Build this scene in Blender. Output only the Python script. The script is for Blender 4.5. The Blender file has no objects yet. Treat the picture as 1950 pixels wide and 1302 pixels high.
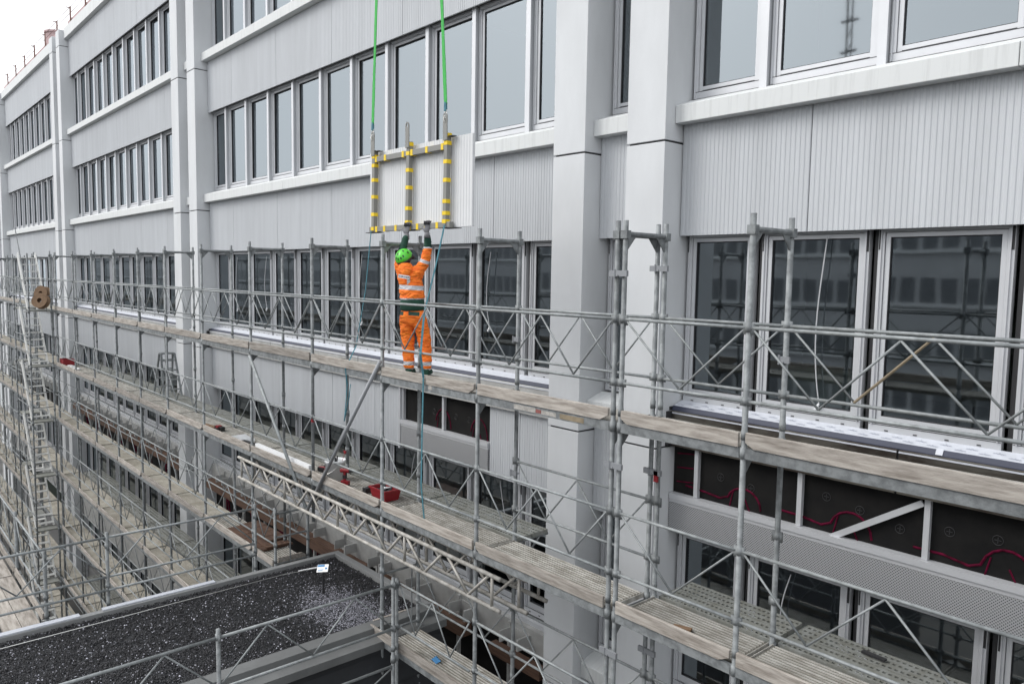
import bpy, math, random
import numpy as np
from mathutils import Vector, Matrix
random.seed(7)
rng = np.random.default_rng(5)
sc = bpy.context.scene
COL = sc.collection
# ------------------------------------------------------------------ camera
YAW, PITCH, ROLL, FPX = -0.8431, -0.0858, 0.0164, 1455.1
cy_, sy_ = math.cos(YAW), math.sin(YAW); cp_, sp_ = math.cos(PITCH), math.sin(PITCH)
fw = Vector((sy_*cp_, cy_*cp_, sp_)); r0 = Vector((cy_, -sy_, 0)); u0 = r0.cross(fw)
r1 = r0*math.cos(ROLL) + u0*math.sin(ROLL); u1 = -r0*math.sin(ROLL) + u0*math.cos(ROLL)
cam = bpy.data.cameras.new('camera'); co = bpy.data.objects.new('camera', cam); COL.objects.link(co)
M4 = Matrix.Identity(4)
for i in range(3):
    M4[i][0] = r1[i]; M4[i][1] = u1[i]; M4[i][2] = -fw[i]
M4[0][3], M4[1][3], M4[2][3] = 0.0, -8.3208, -1.8251
co.matrix_world = M4
cam.sensor_width = 36; cam.lens = FPX/1950*36; cam.clip_end = 1000; cam.clip_start = .05
sc.camera = co
# ------------------------------------------------------------------ world and sun (bright overcast)
SUN_EL, SUN_AZ = math.radians(42), math.radians(222)
w = bpy.data.worlds.new('World'); sc.world = w; w.use_nodes = True
nt = w.node_tree; bg = nt.nodes['Background']
sky = nt.nodes.new('ShaderNodeTexSky'); sky.sky_type = 'NISHITA'; sky.sun_disc = False
sky.sun_elevation = SUN_EL; sky.sun_rotation = SUN_AZ; sky.air_density = 1.0; sky.dust_density = 4.0
hs = nt.nodes.new('ShaderNodeHueSaturation'); hs.inputs['Saturation'].default_value = .25
mx = nt.nodes.new('ShaderNodeMixRGB'); mx.inputs[0].default_value = .72; mx.inputs[2].default_value = (9.3, 9.55, 9.9, 1)
nt.links.new(sky.outputs[0], hs.inputs['Color']); nt.links.new(hs.outputs[0], mx.inputs[1])
nt.links.new(mx.outputs[0], bg.inputs[0]); bg.inputs[1].default_value = .12
sl = bpy.data.lights.new('sun', 'SUN'); sl.energy = 1.1; sl.angle = math.radians(30); sl.color = (1, .97, .93)
so = bpy.data.objects.new('sun', sl); COL.objects.link(so)
d = Vector((math.sin(SUN_AZ)*math.cos(SUN_EL), math.cos(SUN_AZ)*math.cos(SUN_EL), math.sin(SUN_EL)))
so.rotation_euler = d.to_track_quat('Z', 'Y').to_euler(); so.location = (0, -20, 30)
sc.view_settings.view_transform = 'Standard'; sc.view_settings.look = 'None'
sc.view_settings.exposure = 0.7; sc.view_settings.gamma = 1
# ------------------------------------------------------------------ materials
def mat(name, col, rough=.6, metal=0., noise=0., nscale=3., stretch=(1, 1, 1), col2=None, bump=0., bscale=40., spec=.5, rand=0., nlo=.35, nhi=.65, detail=6):
    m = bpy.data.materials.new(name); m.use_nodes = True
    t = m.node_tree; b = t.nodes['Principled BSDF']; N = t.nodes.new; L = t.links.new
    b.inputs['Roughness'].default_value = rough; b.inputs['Metallic'].default_value = metal
    b.inputs['Specular IOR Level'].default_value = spec
    c = (*col, 1)
    b.inputs['Base Color'].default_value = c
    tc = mp = None
    def coords():
        nonlocal tc, mp
        if tc is None:
            tc = N('ShaderNodeTexCoord'); mp = N('ShaderNodeMapping'); mp.inputs['Scale'].default_value = stretch
            L(tc.outputs['Object'], mp.inputs[0])
            if rand:
                oi = N('ShaderNodeObjectInfo'); vm = N('ShaderNodeVectorMath'); vm.operation = 'SCALE'
                vm.inputs[0].default_value = (31, 17, 23); L(oi.outputs['Random'], vm.inputs['Scale']); L(vm.outputs[0], mp.inputs['Location'])
        return mp.outputs[0]
    last = None
    if noise or col2:
        n = N('ShaderNodeTexNoise'); n.inputs['Scale'].default_value = nscale; n.inputs['Detail'].default_value = detail; n.inputs['Roughness'].default_value = .62
        L(coords(), n.inputs['Vector'])
        cr = N('ShaderNodeValToRGB'); cr.color_ramp.elements[0].position = nlo; cr.color_ramp.elements[1].position = nhi
        c2 = col2 if col2 else tuple(x*(1-noise) for x in col)
        cr.color_ramp.elements[0].color = (*c2, 1); cr.color_ramp.elements[1].color = c
        L(n.outputs[0], cr.inputs[0]); last = cr.outputs[0]
    if rand:
        oi2 = N('ShaderNodeObjectInfo'); mr = N('ShaderNodeMapRange'); mr.inputs['To Min'].default_value = 1-rand; mr.inputs['To Max'].default_value = 1+rand
        L(oi2.outputs['Random'], mr.inputs[0]); h2 = N('ShaderNodeHueSaturation'); L(mr.outputs[0], h2.inputs['Value'])
        if last: L(last, h2.inputs['Color'])
        else: h2.inputs['Color'].default_value = c
        last = h2.outputs[0]
    if last: L(last, b.inputs['Base Color'])
    if bump:
        n2 = N('ShaderNodeTexNoise'); n2.inputs['Scale'].default_value = bscale; n2.inputs['Detail'].default_value = 4; L(coords(), n2.inputs['Vector'])
        bp = N('ShaderNodeBump'); bp.inputs['Strength'].default_value = bump; bp.inputs['Distance'].default_value = .01
        L(n2.outputs[0], bp.inputs['Height']); L(bp.outputs[0], b.inputs['Normal'])
    return m
MT = {}
MT['column'] = mat('pale_concrete', (.60, .615, .63), .75, noise=.11, nscale=1.1, stretch=(1, 1, .35), bump=.12, bscale=60)
MT['sill'] = mat('sill_concrete', (.60, .615, .615), .7, noise=.10, nscale=1.2, stretch=(14, 1, .9), bump=.1, nlo=.36, nhi=.5)
MT['spandrel'] = mat('fibre_cement', (.49, .508, .53), .7, noise=.10, nscale=1.1, stretch=(3.5, 1, .3), bump=.1, rand=.025)
MT['newpanel'] = mat('new_panel', (.64, .65, .66), .7, noise=.05, nscale=2)
MT['alu'] = mat('anodised_aluminium', (.56, .57, .59), .38, .25, noise=.05, nscale=3)
MT['alu_dark'] = mat('grey_aluminium', (.25, .26, .275), .5, .2)
MT['fin'] = mat('fin_aluminium', (.50, .51, .53), .45, .2)
MT['gasket'] = mat('black_rubber', (.02, .02, .022), .6)
MT['backing'] = mat('raw_wall', (.20, .20, .20), .9)
MT['black'] = mat('black_facade_board', (.0075, .0075, .0078), .8, col2=(.013, .0125, .012), nscale=3, bump=.1, spec=.15)
MT['spray'] = mat('magenta_spray_paint', (.115, .003, .026), .8, noise=.75, nscale=9, spec=.1)
MT['galv'] = mat('galvanised_steel', (.235, .25, .255), .6, .2, col2=(.14, .15, .155), nscale=9, bump=.25, bscale=90, rand=.12, nlo=.4, nhi=.6)
MT['galv_light'] = mat('bright_galvanised_tube', (.29, .31, .315), .62, .2, noise=.35, nscale=14, rand=.10)
MT['bridge'] = mat('aluminium_lattice', (.42, .405, .375), .65, .1, col2=(.24, .225, .20), nscale=9, rand=.05)
MT['toe'] = mat('weathered_board', (.385, .355, .32), .85, col2=(.185, .162, .14), nscale=2.4, stretch=(1.3, 8, 12), bump=.6, bscale=24, rand=.20, nlo=.33, nhi=.62, detail=9)
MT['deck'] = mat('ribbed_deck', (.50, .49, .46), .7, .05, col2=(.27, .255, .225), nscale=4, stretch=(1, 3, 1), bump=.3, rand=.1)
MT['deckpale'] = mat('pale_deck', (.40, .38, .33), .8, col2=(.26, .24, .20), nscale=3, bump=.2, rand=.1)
MT['groove'] = mat('groove_shade_plank', (.225, .215, .19), .8, col2=(.13, .12, .10), nscale=4, stretch=(1, 3, 1), bump=.3, rand=.1)  # darker groove colour paints in shade that the shallow ribs do not cast
MT['perf'] = mat('perforated_plank', (.27, .28, .265), .6, .3, col2=(.19, .19, .165), nscale=8, bump=.2, rand=.08)
MT['fascia_dark'] = mat('dull_parapet_edge', (.175, .18, .18), .55, .3, noise=.25, nscale=1.5)
MT['fascia'] = mat('metal_parapet_edge', (.30, .305, .305), .5, .3, noise=.15, nscale=2)
MT['white'] = mat('white_plastic', (.78, .79, .80), .4)
MT['tape'] = mat('white_membrane', (.53, .55, .60), .5, noise=.1, nscale=14)
MT['blue'] = mat('navy_membrane', (.030, .036, .065), .6, noise=.2)
MT['ink'] = mat('print_ink', (.44, .46, .52), .7)
MT['steelbox'] = mat('sheet_steel', (.20, .185, .16), .28, .8, col2=(.085, .07, .06), nscale=2.3, stretch=(.6, 1, 2), nlo=.4, nhi=.56)
MT['concrete'] = mat('site_concrete', (.42, .42, .41), .85, col2=(.31, .31, .30), nscale=3, bump=.2)
MT['timber'] = mat('brown_timber', (.125, .068, .042), .8, col2=(.07, .036, .024), nscale=3, stretch=(.8, 6, 9), bump=.4, rand=.15)
MT['orange'] = None
MT['green_hel'] = mat('green_helmet', (.09, .55, .04), .3)
MT['dkgreen'] = mat('dark_green_cloth', (.012, .058, .038), .9, noise=.3, nscale=12)
MT['glove'] = mat('grey_glove', (.17, .17, .18), .9)
MT['stair'] = mat('stair_aluminium', (.62, .62, .60), .5, .1)
MT['glove2'] = mat('black_glove_palm', (.03, .03, .034), .8)
MT['skin'] = mat('skin', (.50, .30, .21), .6)
MT['hair'] = mat('dark_hair', (.014, .011, .009), .8)
MT['dark'] = mat('black_plastic', (.02, .02, .022), .5)
MT['red'] = mat('red_plastic', (.24, .010, .016), .45)
MT['frame_grey'] = mat('grey_painted_steel', (.22, .22, .205), .55, noise=.1, nscale=5)
MT['yellow'] = mat('yellow_tape', (.80, .56, .01), .5, noise=.08)
MT['strap'] = mat('green_webbing', (.055, .44, .085), .8, noise=.25, nscale=30)
MT['teal'] = mat('teal_webbing', (.06, .20, .25), .8, noise=.35, nscale=25)
MT['chrome'] = mat('steel_shackle', (.62, .62, .60), .3, .8)
MT['ply'] = mat('plywood', (.21, .13, .075), .8, noise=.25, nscale=10)
MT['pink'] = mat('reddish_formwork', (.50, .36, .36), .85, noise=.2, nscale=3, stretch=(.3, 1, 3))
MT['rust'] = mat('rusty_post', (.22, .13, .11), .8)
MT['ground'] = mat('site_ground', (.10, .095, .085), .95, col2=(.045, .045, .045), nscale=.35, bump=.3)
MT['cladding'] = mat('dark_ribbed_cladding', (.022, .024, .028), .5, noise=.3)
MT['room'] = mat('room_plaster', (.20, .225, .20), .9)
MT['insul'] = mat('pale_green_board', (.45, .52, .47), .7)
MT['cable'] = mat('grey_cable', (.50, .51, .52), .5)
MT['bluewrap'] = mat('blue_wrapper', (.03, .19, .42), .5)
MT['mark_y'] = mat('ochre_paint', (.26, .21, .14), .7, noise=.3, nscale=12)
MT['mark_r'] = mat('faded_red_paint', (.27, .09, .08), .8, noise=.4, nscale=20)
MT['mark_w'] = mat('worn_white_paint', (.44, .42, .39), .7, noise=.45, nscale=20)
MT['opp'] = mat('opposite_panels', (.42, .43, .44), .8, noise=.1, nscale=.5)
MT['oppglass'] = mat('opposite_glass', (.13, .14, .15), .3)

def glass_mat():
    m = bpy.data.materials.new('window_glass'); m.use_nodes = True; t = m.node_tree; t.nodes.clear(); N = t.nodes.new; L = t.links.new
    o = N('ShaderNodeOutputMaterial'); mixs = N('ShaderNodeMixShader'); tr = N('ShaderNodeBsdfTransparent'); gl = N('ShaderNodeBsdfGlossy')
    tr.inputs[0].default_value = (.74, .80, .77, 1); gl.inputs['Roughness'].default_value = .03; gl.inputs[0].default_value = (.85, .94, 1, 1)
    fr = N('ShaderNodeFresnel'); fr.inputs[0].default_value = 3.1
    n = N('ShaderNodeTexNoise'); n.inputs['Scale'].default_value = 1.1; n.inputs['Detail'].default_value = 1; tc = N('ShaderNodeTexCoord'); L(tc.outputs['Object'], n.inputs[0])
    bp = N('ShaderNodeBump'); bp.inputs['Strength'].default_value = .06; bp.inputs['Distance'].default_value = .02
    L(n.outputs[0], bp.inputs['Height']); L(bp.outputs[0], gl.inputs['Normal'])
    L(fr.outputs[0], mixs.inputs[0]); L(tr.outputs[0], mixs.inputs[1]); L(gl.outputs[0], mixs.inputs[2]); L(mixs.outputs[0], o.inputs[0])
    return m
MT['glass'] = glass_mat()

def perfbox_mat():
    m = mat('perforated_sheet', (.40, .405, .415), .5, .25); t = m.node_tree; N = t.nodes.new; L = t.links.new; b = t.nodes['Principled BSDF']
    tc = N('ShaderNodeTexCoord'); mp = N('ShaderNodeMapping'); mp.inputs['Scale'].default_value = (42, 42, 42); mp.inputs['Rotation'].default_value = (0, math.radians(45), 0)
    L(tc.outputs['Object'], mp.inputs[0])
    sx = N('ShaderNodeSeparateXYZ'); L(mp.outputs[0], sx.inputs[0])
    def fr(s):
        a = N('ShaderNodeMath'); a.operation = 'FRACT'; L(s, a.inputs[0]); c = N('ShaderNodeMath'); c.operation = 'SUBTRACT'; L(a.outputs[0], c.inputs[0]); c.inputs[1].default_value = .5
        e = N('ShaderNodeMath'); e.operation = 'POWER'; L(c.outputs[0], e.inputs[0]); e.inputs[1].default_value = 2; return e.outputs[0]
    ad = N('ShaderNodeMath'); L(fr(sx.outputs[0]), ad.inputs[0]); L(fr(sx.outputs[2]), ad.inputs[1])
    lt = N('ShaderNodeMath'); lt.operation = 'LESS_THAN'; L(ad.outputs[0], lt.inputs[0]); lt.inputs[1].default_value = .085
    mx = N('ShaderNodeMixRGB'); L(lt.outputs[0], mx.inputs[0]); mx.inputs[1].default_value = (.40, .405, .415, 1); mx.inputs[2].default_value = (.07, .07, .075, 1)
    L(mx.outputs[0], b.inputs['Base Color']); return m
MT['perfbox'] = perfbox_mat()

def hivis(name, bands, base=(1.0, .20, .012), cuff=None):
    """orange cloth with reflective bands at given local heights"""
    m = bpy.data.materials.new(name); m.use_nodes = True; t = m.node_tree; b = t.nodes['Principled BSDF']; N = t.nodes.new; L = t.links.new
    tc = N('ShaderNodeTexCoord'); sx = N('ShaderNodeSeparateXYZ'); L(tc.outputs['Object'], sx.inputs[0])
    n = N('ShaderNodeTexNoise'); n.inputs['Scale'].default_value = 9; n.inputs['Detail'].default_value = 5; mp = N('ShaderNodeMapping'); mp.inputs['Scale'].default_value = (1, 1, 2.2)
    L(tc.outputs['Object'], mp.inputs[0]); L(mp.outputs[0], n.inputs[0])
    cr = N('ShaderNodeValToRGB'); cr.color_ramp.elements[0].position = .3; cr.color_ramp.elements[1].position = .7
    cr.color_ramp.elements[0].color = (base[0]*.9, base[1]*.75, base[2], 1); cr.color_ramp.elements[1].color = (base[0], base[1]*1.25, base[2]*1.6, 1)
    L(n.outputs[0], cr.inputs[0]); last = cr.outputs[0]
    for (z0, z1, xmin, xmax, slope, colr) in bands:
        # band: z0 < z + slope*x < z1 and xmin < x < xmax
        zz = N('ShaderNodeMath'); zz.operation = 'MULTIPLY_ADD'; L(sx.outputs[0], zz.inputs[0]); zz.inputs[1].default_value = slope; L(sx.outputs[2], zz.inputs[2])
        prod = None
        for src, op, v in ((zz.outputs[0], 'GREATER_THAN', z0), (zz.outputs[0], 'LESS_THAN', z1), (sx.outputs[0], 'GREATER_THAN', xmin), (sx.outputs[0], 'LESS_THAN', xmax)):
            q = N('ShaderNodeMath'); q.operation = op; L(src, q.inputs[0]); q.inputs[1].default_value = v
            if prod is None: prod = q.outputs[0]
            else:
                r = N('ShaderNodeMath'); r.operation = 'MULTIPLY'; L(prod, r.inputs[0]); L(q.outputs[0], r.inputs[1]); prod = r.outputs[0]
        mm = N('ShaderNodeMixRGB'); L(prod, mm.inputs[0]); L(last, mm.inputs[1]); mm.inputs[2].default_value = (*colr, 1); last = mm.outputs[0]
    L(last, b.inputs['Base Color']); b.inputs['Roughness'].default_value = .75
    bp = N('ShaderNodeBump'); bp.inputs['Strength'].default_value = 1; bp.inputs['Distance'].default_value = .06
    n3 = N('ShaderNodeTexNoise'); n3.inputs['Scale'].default_value = 8; n3.inputs['Detail'].default_value = 3; n3.inputs['Distortion'].default_value = .8; L(mp.outputs[0], n3.inputs[0])
    L(n3.outputs[0], bp.inputs['Height']); L(bp.outputs[0], b.inputs['Normal'])
    return m

# ------------------------------------------------------------------ mesh builder
class MB:
    def __init__(s): s.v = []; s.f = []; s.mi = []; s.cur = 0
    def quad(s, a, b, c, d):
        n = len(s.v); s.v += [tuple(a), tuple(b), tuple(c), tuple(d)]; s.f.append((n, n+1, n+2, n+3)); s.mi.append(s.cur); return s
    def box(s, x0, x1, y0, y1, z0, z1):
        n = len(s.v)
        s.v += [(x0, y0, z0), (x1, y0, z0), (x1, y1, z0), (x0, y1, z0), (x0, y0, z1), (x1, y0, z1), (x1, y1, z1), (x0, y1, z1)]
        for f in ((0, 3, 2, 1), (4, 5, 6, 7), (0, 1, 5, 4), (1, 2, 6, 5), (2, 3, 7, 6), (3, 0, 4, 7)):
            s.f.append(tuple(n+i for i in f)); s.mi.append(s.cur)
        return s
    def prism(s, poly, ax, a0, a1):
        """poly: 2-D points, extruded along axis ax from a0 to a1"""
        n = len(s.v); k = len(poly)
        def P(p, a):
            if ax == 0: return (a, p[0], p[1])
            if ax == 1: return (p[0], a, p[1])
            return (p[0], p[1], a)
        s.v += [P(p, a0) for p in poly] + [P(p, a1) for p in poly]
        for i in range(k):
            j = (i+1) % k; s.f.append((n+i, n+j, n+k+j, n+k+i)); s.mi.append(s.cur)
        s.f.append(tuple(n+i for i in range(k))[::-1]); s.f.append(tuple(n+k+i for i in range(k))); s.mi += [s.cur]*2
        return s
    def tube(s, a, b, r, n=8, r2=None, cap=True):
        a = Vector(a); b = Vector(b); r2 = r if r2 is None else r2
        dd = (b-a).normalized(); t = Vector((0, 0, 1)) if abs(dd.z) < .9 else Vector((1, 0, 0))
        e1 = dd.cross(t).normalized(); e2 = dd.cross(e1); k = len(s.v)
        for p, rr in ((a, r), (b, r2)):
            for i in range(n):
                an = 2*math.pi*i/n; s.v.append(tuple(p+e1*math.cos(an)*rr+e2*math.sin(an)*rr))
        for i in range(n):
            j = (i+1) % n; s.f.append((k+i, k+j, k+n+j, k+n+i)); s.mi.append(s.cur)
        if cap:
            s.f.append(tuple(k+i for i in range(n))[::-1]); s.f.append(tuple(k+n+i for i in range(n))); s.mi += [s.cur]*2
        return s
    def path(s, pts, r, n=8):
        for a, b in zip(pts, pts[1:]): s.tube(a, b, r, n)
        return s
    def bar(s, a, b, w, h):
        """rectangular bar between two points"""
        a = Vector(a); b = Vector(b); dd = (b-a).normalized(); t = Vector((0, 0, 1)) if abs(dd.z) < .95 else Vector((0, 1, 0))
        e1 = dd.cross(t).normalized()*w/2; e2 = dd.cross(e1).normalized()*h/2; k = len(s.v)
        for p in (a, b):
            for q in (e1+e2, -e1+e2, -e1-e2, e1-e2): s.v.append(tuple(p+q))
        for f in ((0, 1, 2, 3), (7, 6, 5, 4), (0, 4, 5, 1), (1, 5, 6, 2), (2, 6, 7, 3), (3, 7, 4, 0)):
            s.f.append(tuple(k+i for i in f)); s.mi.append(s.cur)
        return s
    def lathe(s, prof, c=(0, 0, 0), n=20):
        k = len(s.v); m = len(prof)
        for i in range(n):
            a = 2*math.pi*i/n
            for (r, z) in prof: s.v.append((c[0]+r*math.cos(a), c[1]+r*math.sin(a), c[2]+z))
        for i in range(n):
            j = (i+1) % n
            for q in range(m-1): s.f.append((k+i*m+q, k+j*m+q, k+j*m+q+1, k+i*m+q+1)); s.mi.append(s.cur)
        return s
    def mesh(s, name, mats):
        me = bpy.data.meshes.new(name); me.from_pydata(s.v, [], s.f)
        ms = mats if isinstance(mats, (list, tuple)) else [mats]
        for q in ms: me.materials.append(q)
        if len(ms) > 1: me.polygons.foreach_set('material_index', s.mi)
        me.update(); return me
    def build(s, name, mats, parent=None, smooth=False, bevel=0, off=None):
        me = s.mesh(name, mats)
        if smooth: me.polygons.foreach_set('use_smooth', [True]*len(me.polygons))
        o = bpy.data.objects.new(name, me); COL.objects.link(o)
        if parent: o.parent = parent
        if off is not None: o.location = off
        if bevel:
            b = o.modifiers.new('b', 'BEVEL'); b.width = bevel; b.segments = 2; b.limit_method = 'ANGLE'
        return o
def tag(o, label=None, cat=None, group=None, kind=None):
    if label: o['label'] = label
    if cat: o['category'] = cat
    if group: o['group'] = group
    if kind: o['kind'] = kind
    return o
def empty(name, loc, label, cat, group=None):
    o = bpy.data.objects.new(name, None); COL.objects.link(o); o.location = loc; o.empty_display_size = .3
    return tag(o, label, cat, group)
def inst(me, name, parent, loc):
    o = bpy.data.objects.new(name, me); COL.objects.link(o); o.parent = parent; o.location = loc; return o
def text_mesh(body, size):
    cu = bpy.data.curves.new('t', 'FONT'); cu.body = body; cu.size = size; cu.extrude = .0015; cu.resolution_u = 2
    to = bpy.data.objects.new('t', cu); COL.objects.link(to)
    dg = bpy.context.evaluated_depsgraph_get(); me = bpy.data.meshes.new_from_object(to.evaluated_get(dg))
    bpy.data.objects.remove(to); return me

# ------------------------------------------------------------------ building measures
X1, PER, MOD, CW, S = -8.461, 17.318, 1.443, .651, 4.146
GZ = -17.4
HEAD, SILL0, SILL1, WBOT = -1.24, .24, .47, .60      # relative to a storey line
bld = empty('office_building', (X1, 0, GZ), 'long pale grey office block with paired columns and ribbon windows behind the scaffolds', 'building')
bld.location = (0, 0, 0)
pairs = [X1+PER, X1, X1-PER, X1-2*PER, X1-3*PER]
def column(x):
    m = MB(); zs = [GZ]
    cuts = [l*S for l in (-4, -3, -2, -1, 0, 1)] + [2*S+.11]
    z = GZ
    for c in cuts + [9.12]:
        top = c-.015 if c < 9.1 else c
        m.box(x, x+CW, 0, .60, z, top)
        if c < 9.1: m.cur = 1; m.box(x+.03, x+CW-.03, .03, .58, top-.001, c+.013); m.cur = 0
        z = c+.012
    return m.build('column', [MT['column'], MT['gasket']], bld, bevel=.005)
for p in pairs:
    column(p); column(p+MOD)
column(X1-3*PER-MOD)
# corrugated panels
AMP, PITCH_C = .0068, .0625
def corr(name, x0, x1, z0, z1, m, parent=bld, y=.38, loc=None):
    mb = MB(); n = max(1, int(round((x1-x0)/PITCH_C))); pts = []; stp = (x1-x0)/n
    for i in range(n):
        a = x0+i*stp
        for q, yy in ((0, 0), (.28, 0), (.42, -1), (.86, -1)): pts.append((a+q*stp, y+AMP*yy))
    pts.append((x1, y)); k = len(mb.v)
    for (a, b) in pts: mb.v.append((a, b, z0)); mb.v.append((a, b, z1))
    for i in range(len(pts)-1): mb.f.append((k+2*i, k+2*i+2, k+2*i+3, k+2*i+1)); mb.mi.append(0)
    # thickness: bottom, top, sides and back
    mb.quad((x0, y+.035, z0), (x1, y+.035, z0), (x1, y, z0), (x0, y, z0)); mb.quad((x0, y, z1), (x1, y, z1), (x1, y+.035, z1), (x0, y+.035, z1))
    for i in range(n):
        a = x0+i*stp
        mb.f.append((k+8*i+2, k+8*i+4, k+8*i+6, k+8*i+8)); mb.mi.append(0)
    mb.quad((x0, y, z0), (x0, y, z1), (x0, y+.035, z1), (x0, y+.035, z0)); mb.quad((x1, y+.035, z0), (x1, y+.035, z1), (x1, y, z1), (x1, y, z0))
    mb.quad((x1, y+.035, z0), (x0, y+.035, z0), (x0, y+.035, z1), (x1, y+.035, z1))
    o = mb.build(name, m, parent); return o
def bay_seams(xa, xb):
    c0 = xa-CW/2
    out = [xa+.012]; q = c0+1.5*MOD
    while q < xb-.3: out.append(q); q += 2*MOD
    out.append(xb-.012); return out
bays = [(X1+MOD+CW, X1+PER), (X1-PER+MOD+CW, X1), (X1-2*PER+MOD+CW, X1-PER), (X1-3*PER+MOD+CW, X1-2*PER)]
gaps = [(p+CW, p+MOD) for p in pairs]
# ---- backing walls, spandrels, sills
for bi, (xa, xb) in enumerate(bays):
    for l in (-3, -2, -1, 0, 1, 2):
        z0 = l*S+HEAD; top = 2*S+.50 if l == 2 else l*S+SILL0
        if bi == 0 and l > 0: pass
        MB().box(xa, xb, .50, .72, z0+.03, l*S+WBOT-.02).build('backing_wall', MT['backing'], bld)
        if l >= 0:
            ss = bay_seams(xa, xb)
            for a, b in zip(ss, ss[1:]): corr('spandrel_panel', a+.006, b-.006, z0, top, MT['spandrel'])
            h0, h1 = (8.72, 9.19) if l == 2 else (l*S+SILL0, l*S+SILL1)
            js = [xa+.002, xa+3*MOD*1.25, xb-.002] if bi else [xa+.002, -2.40, xb-.002]
            for a, b in zip(js, js[1:]):
                MB().prism([(.20, h0), (.50, h0), (.50, h1+.11), (.20, h1)], 0, a+.004, b-.004).build('sill_band', MT['sill'], bld, bevel=.006)
for gi, (xa, xb) in enumerate(gaps):
    for l in (-3, -2, -1, 0, 1, 2):
        z0 = l*S+HEAD
        MB().box(xa, xb, .50, .72, z0+.03, l*S+WBOT-.02).build('backing_wall', MT['backing'], bld)
        corr('spandrel_panel', xa+.01, xb-.01, z0, 8.7 if l == 2 else l*S+SILL0, MT['spandrel'], y=.35)
        h0, h1 = (8.72, 9.19) if l == 2 else (l*S+SILL0, l*S+SILL1)
        MB().prism([(.18, h0), (.50, h0), (.50, h1+.11), (.18, h1)], 0, xa+.003, xb-.003).build('sill_band', MT['sill'], bld, bevel=.006)
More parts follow.
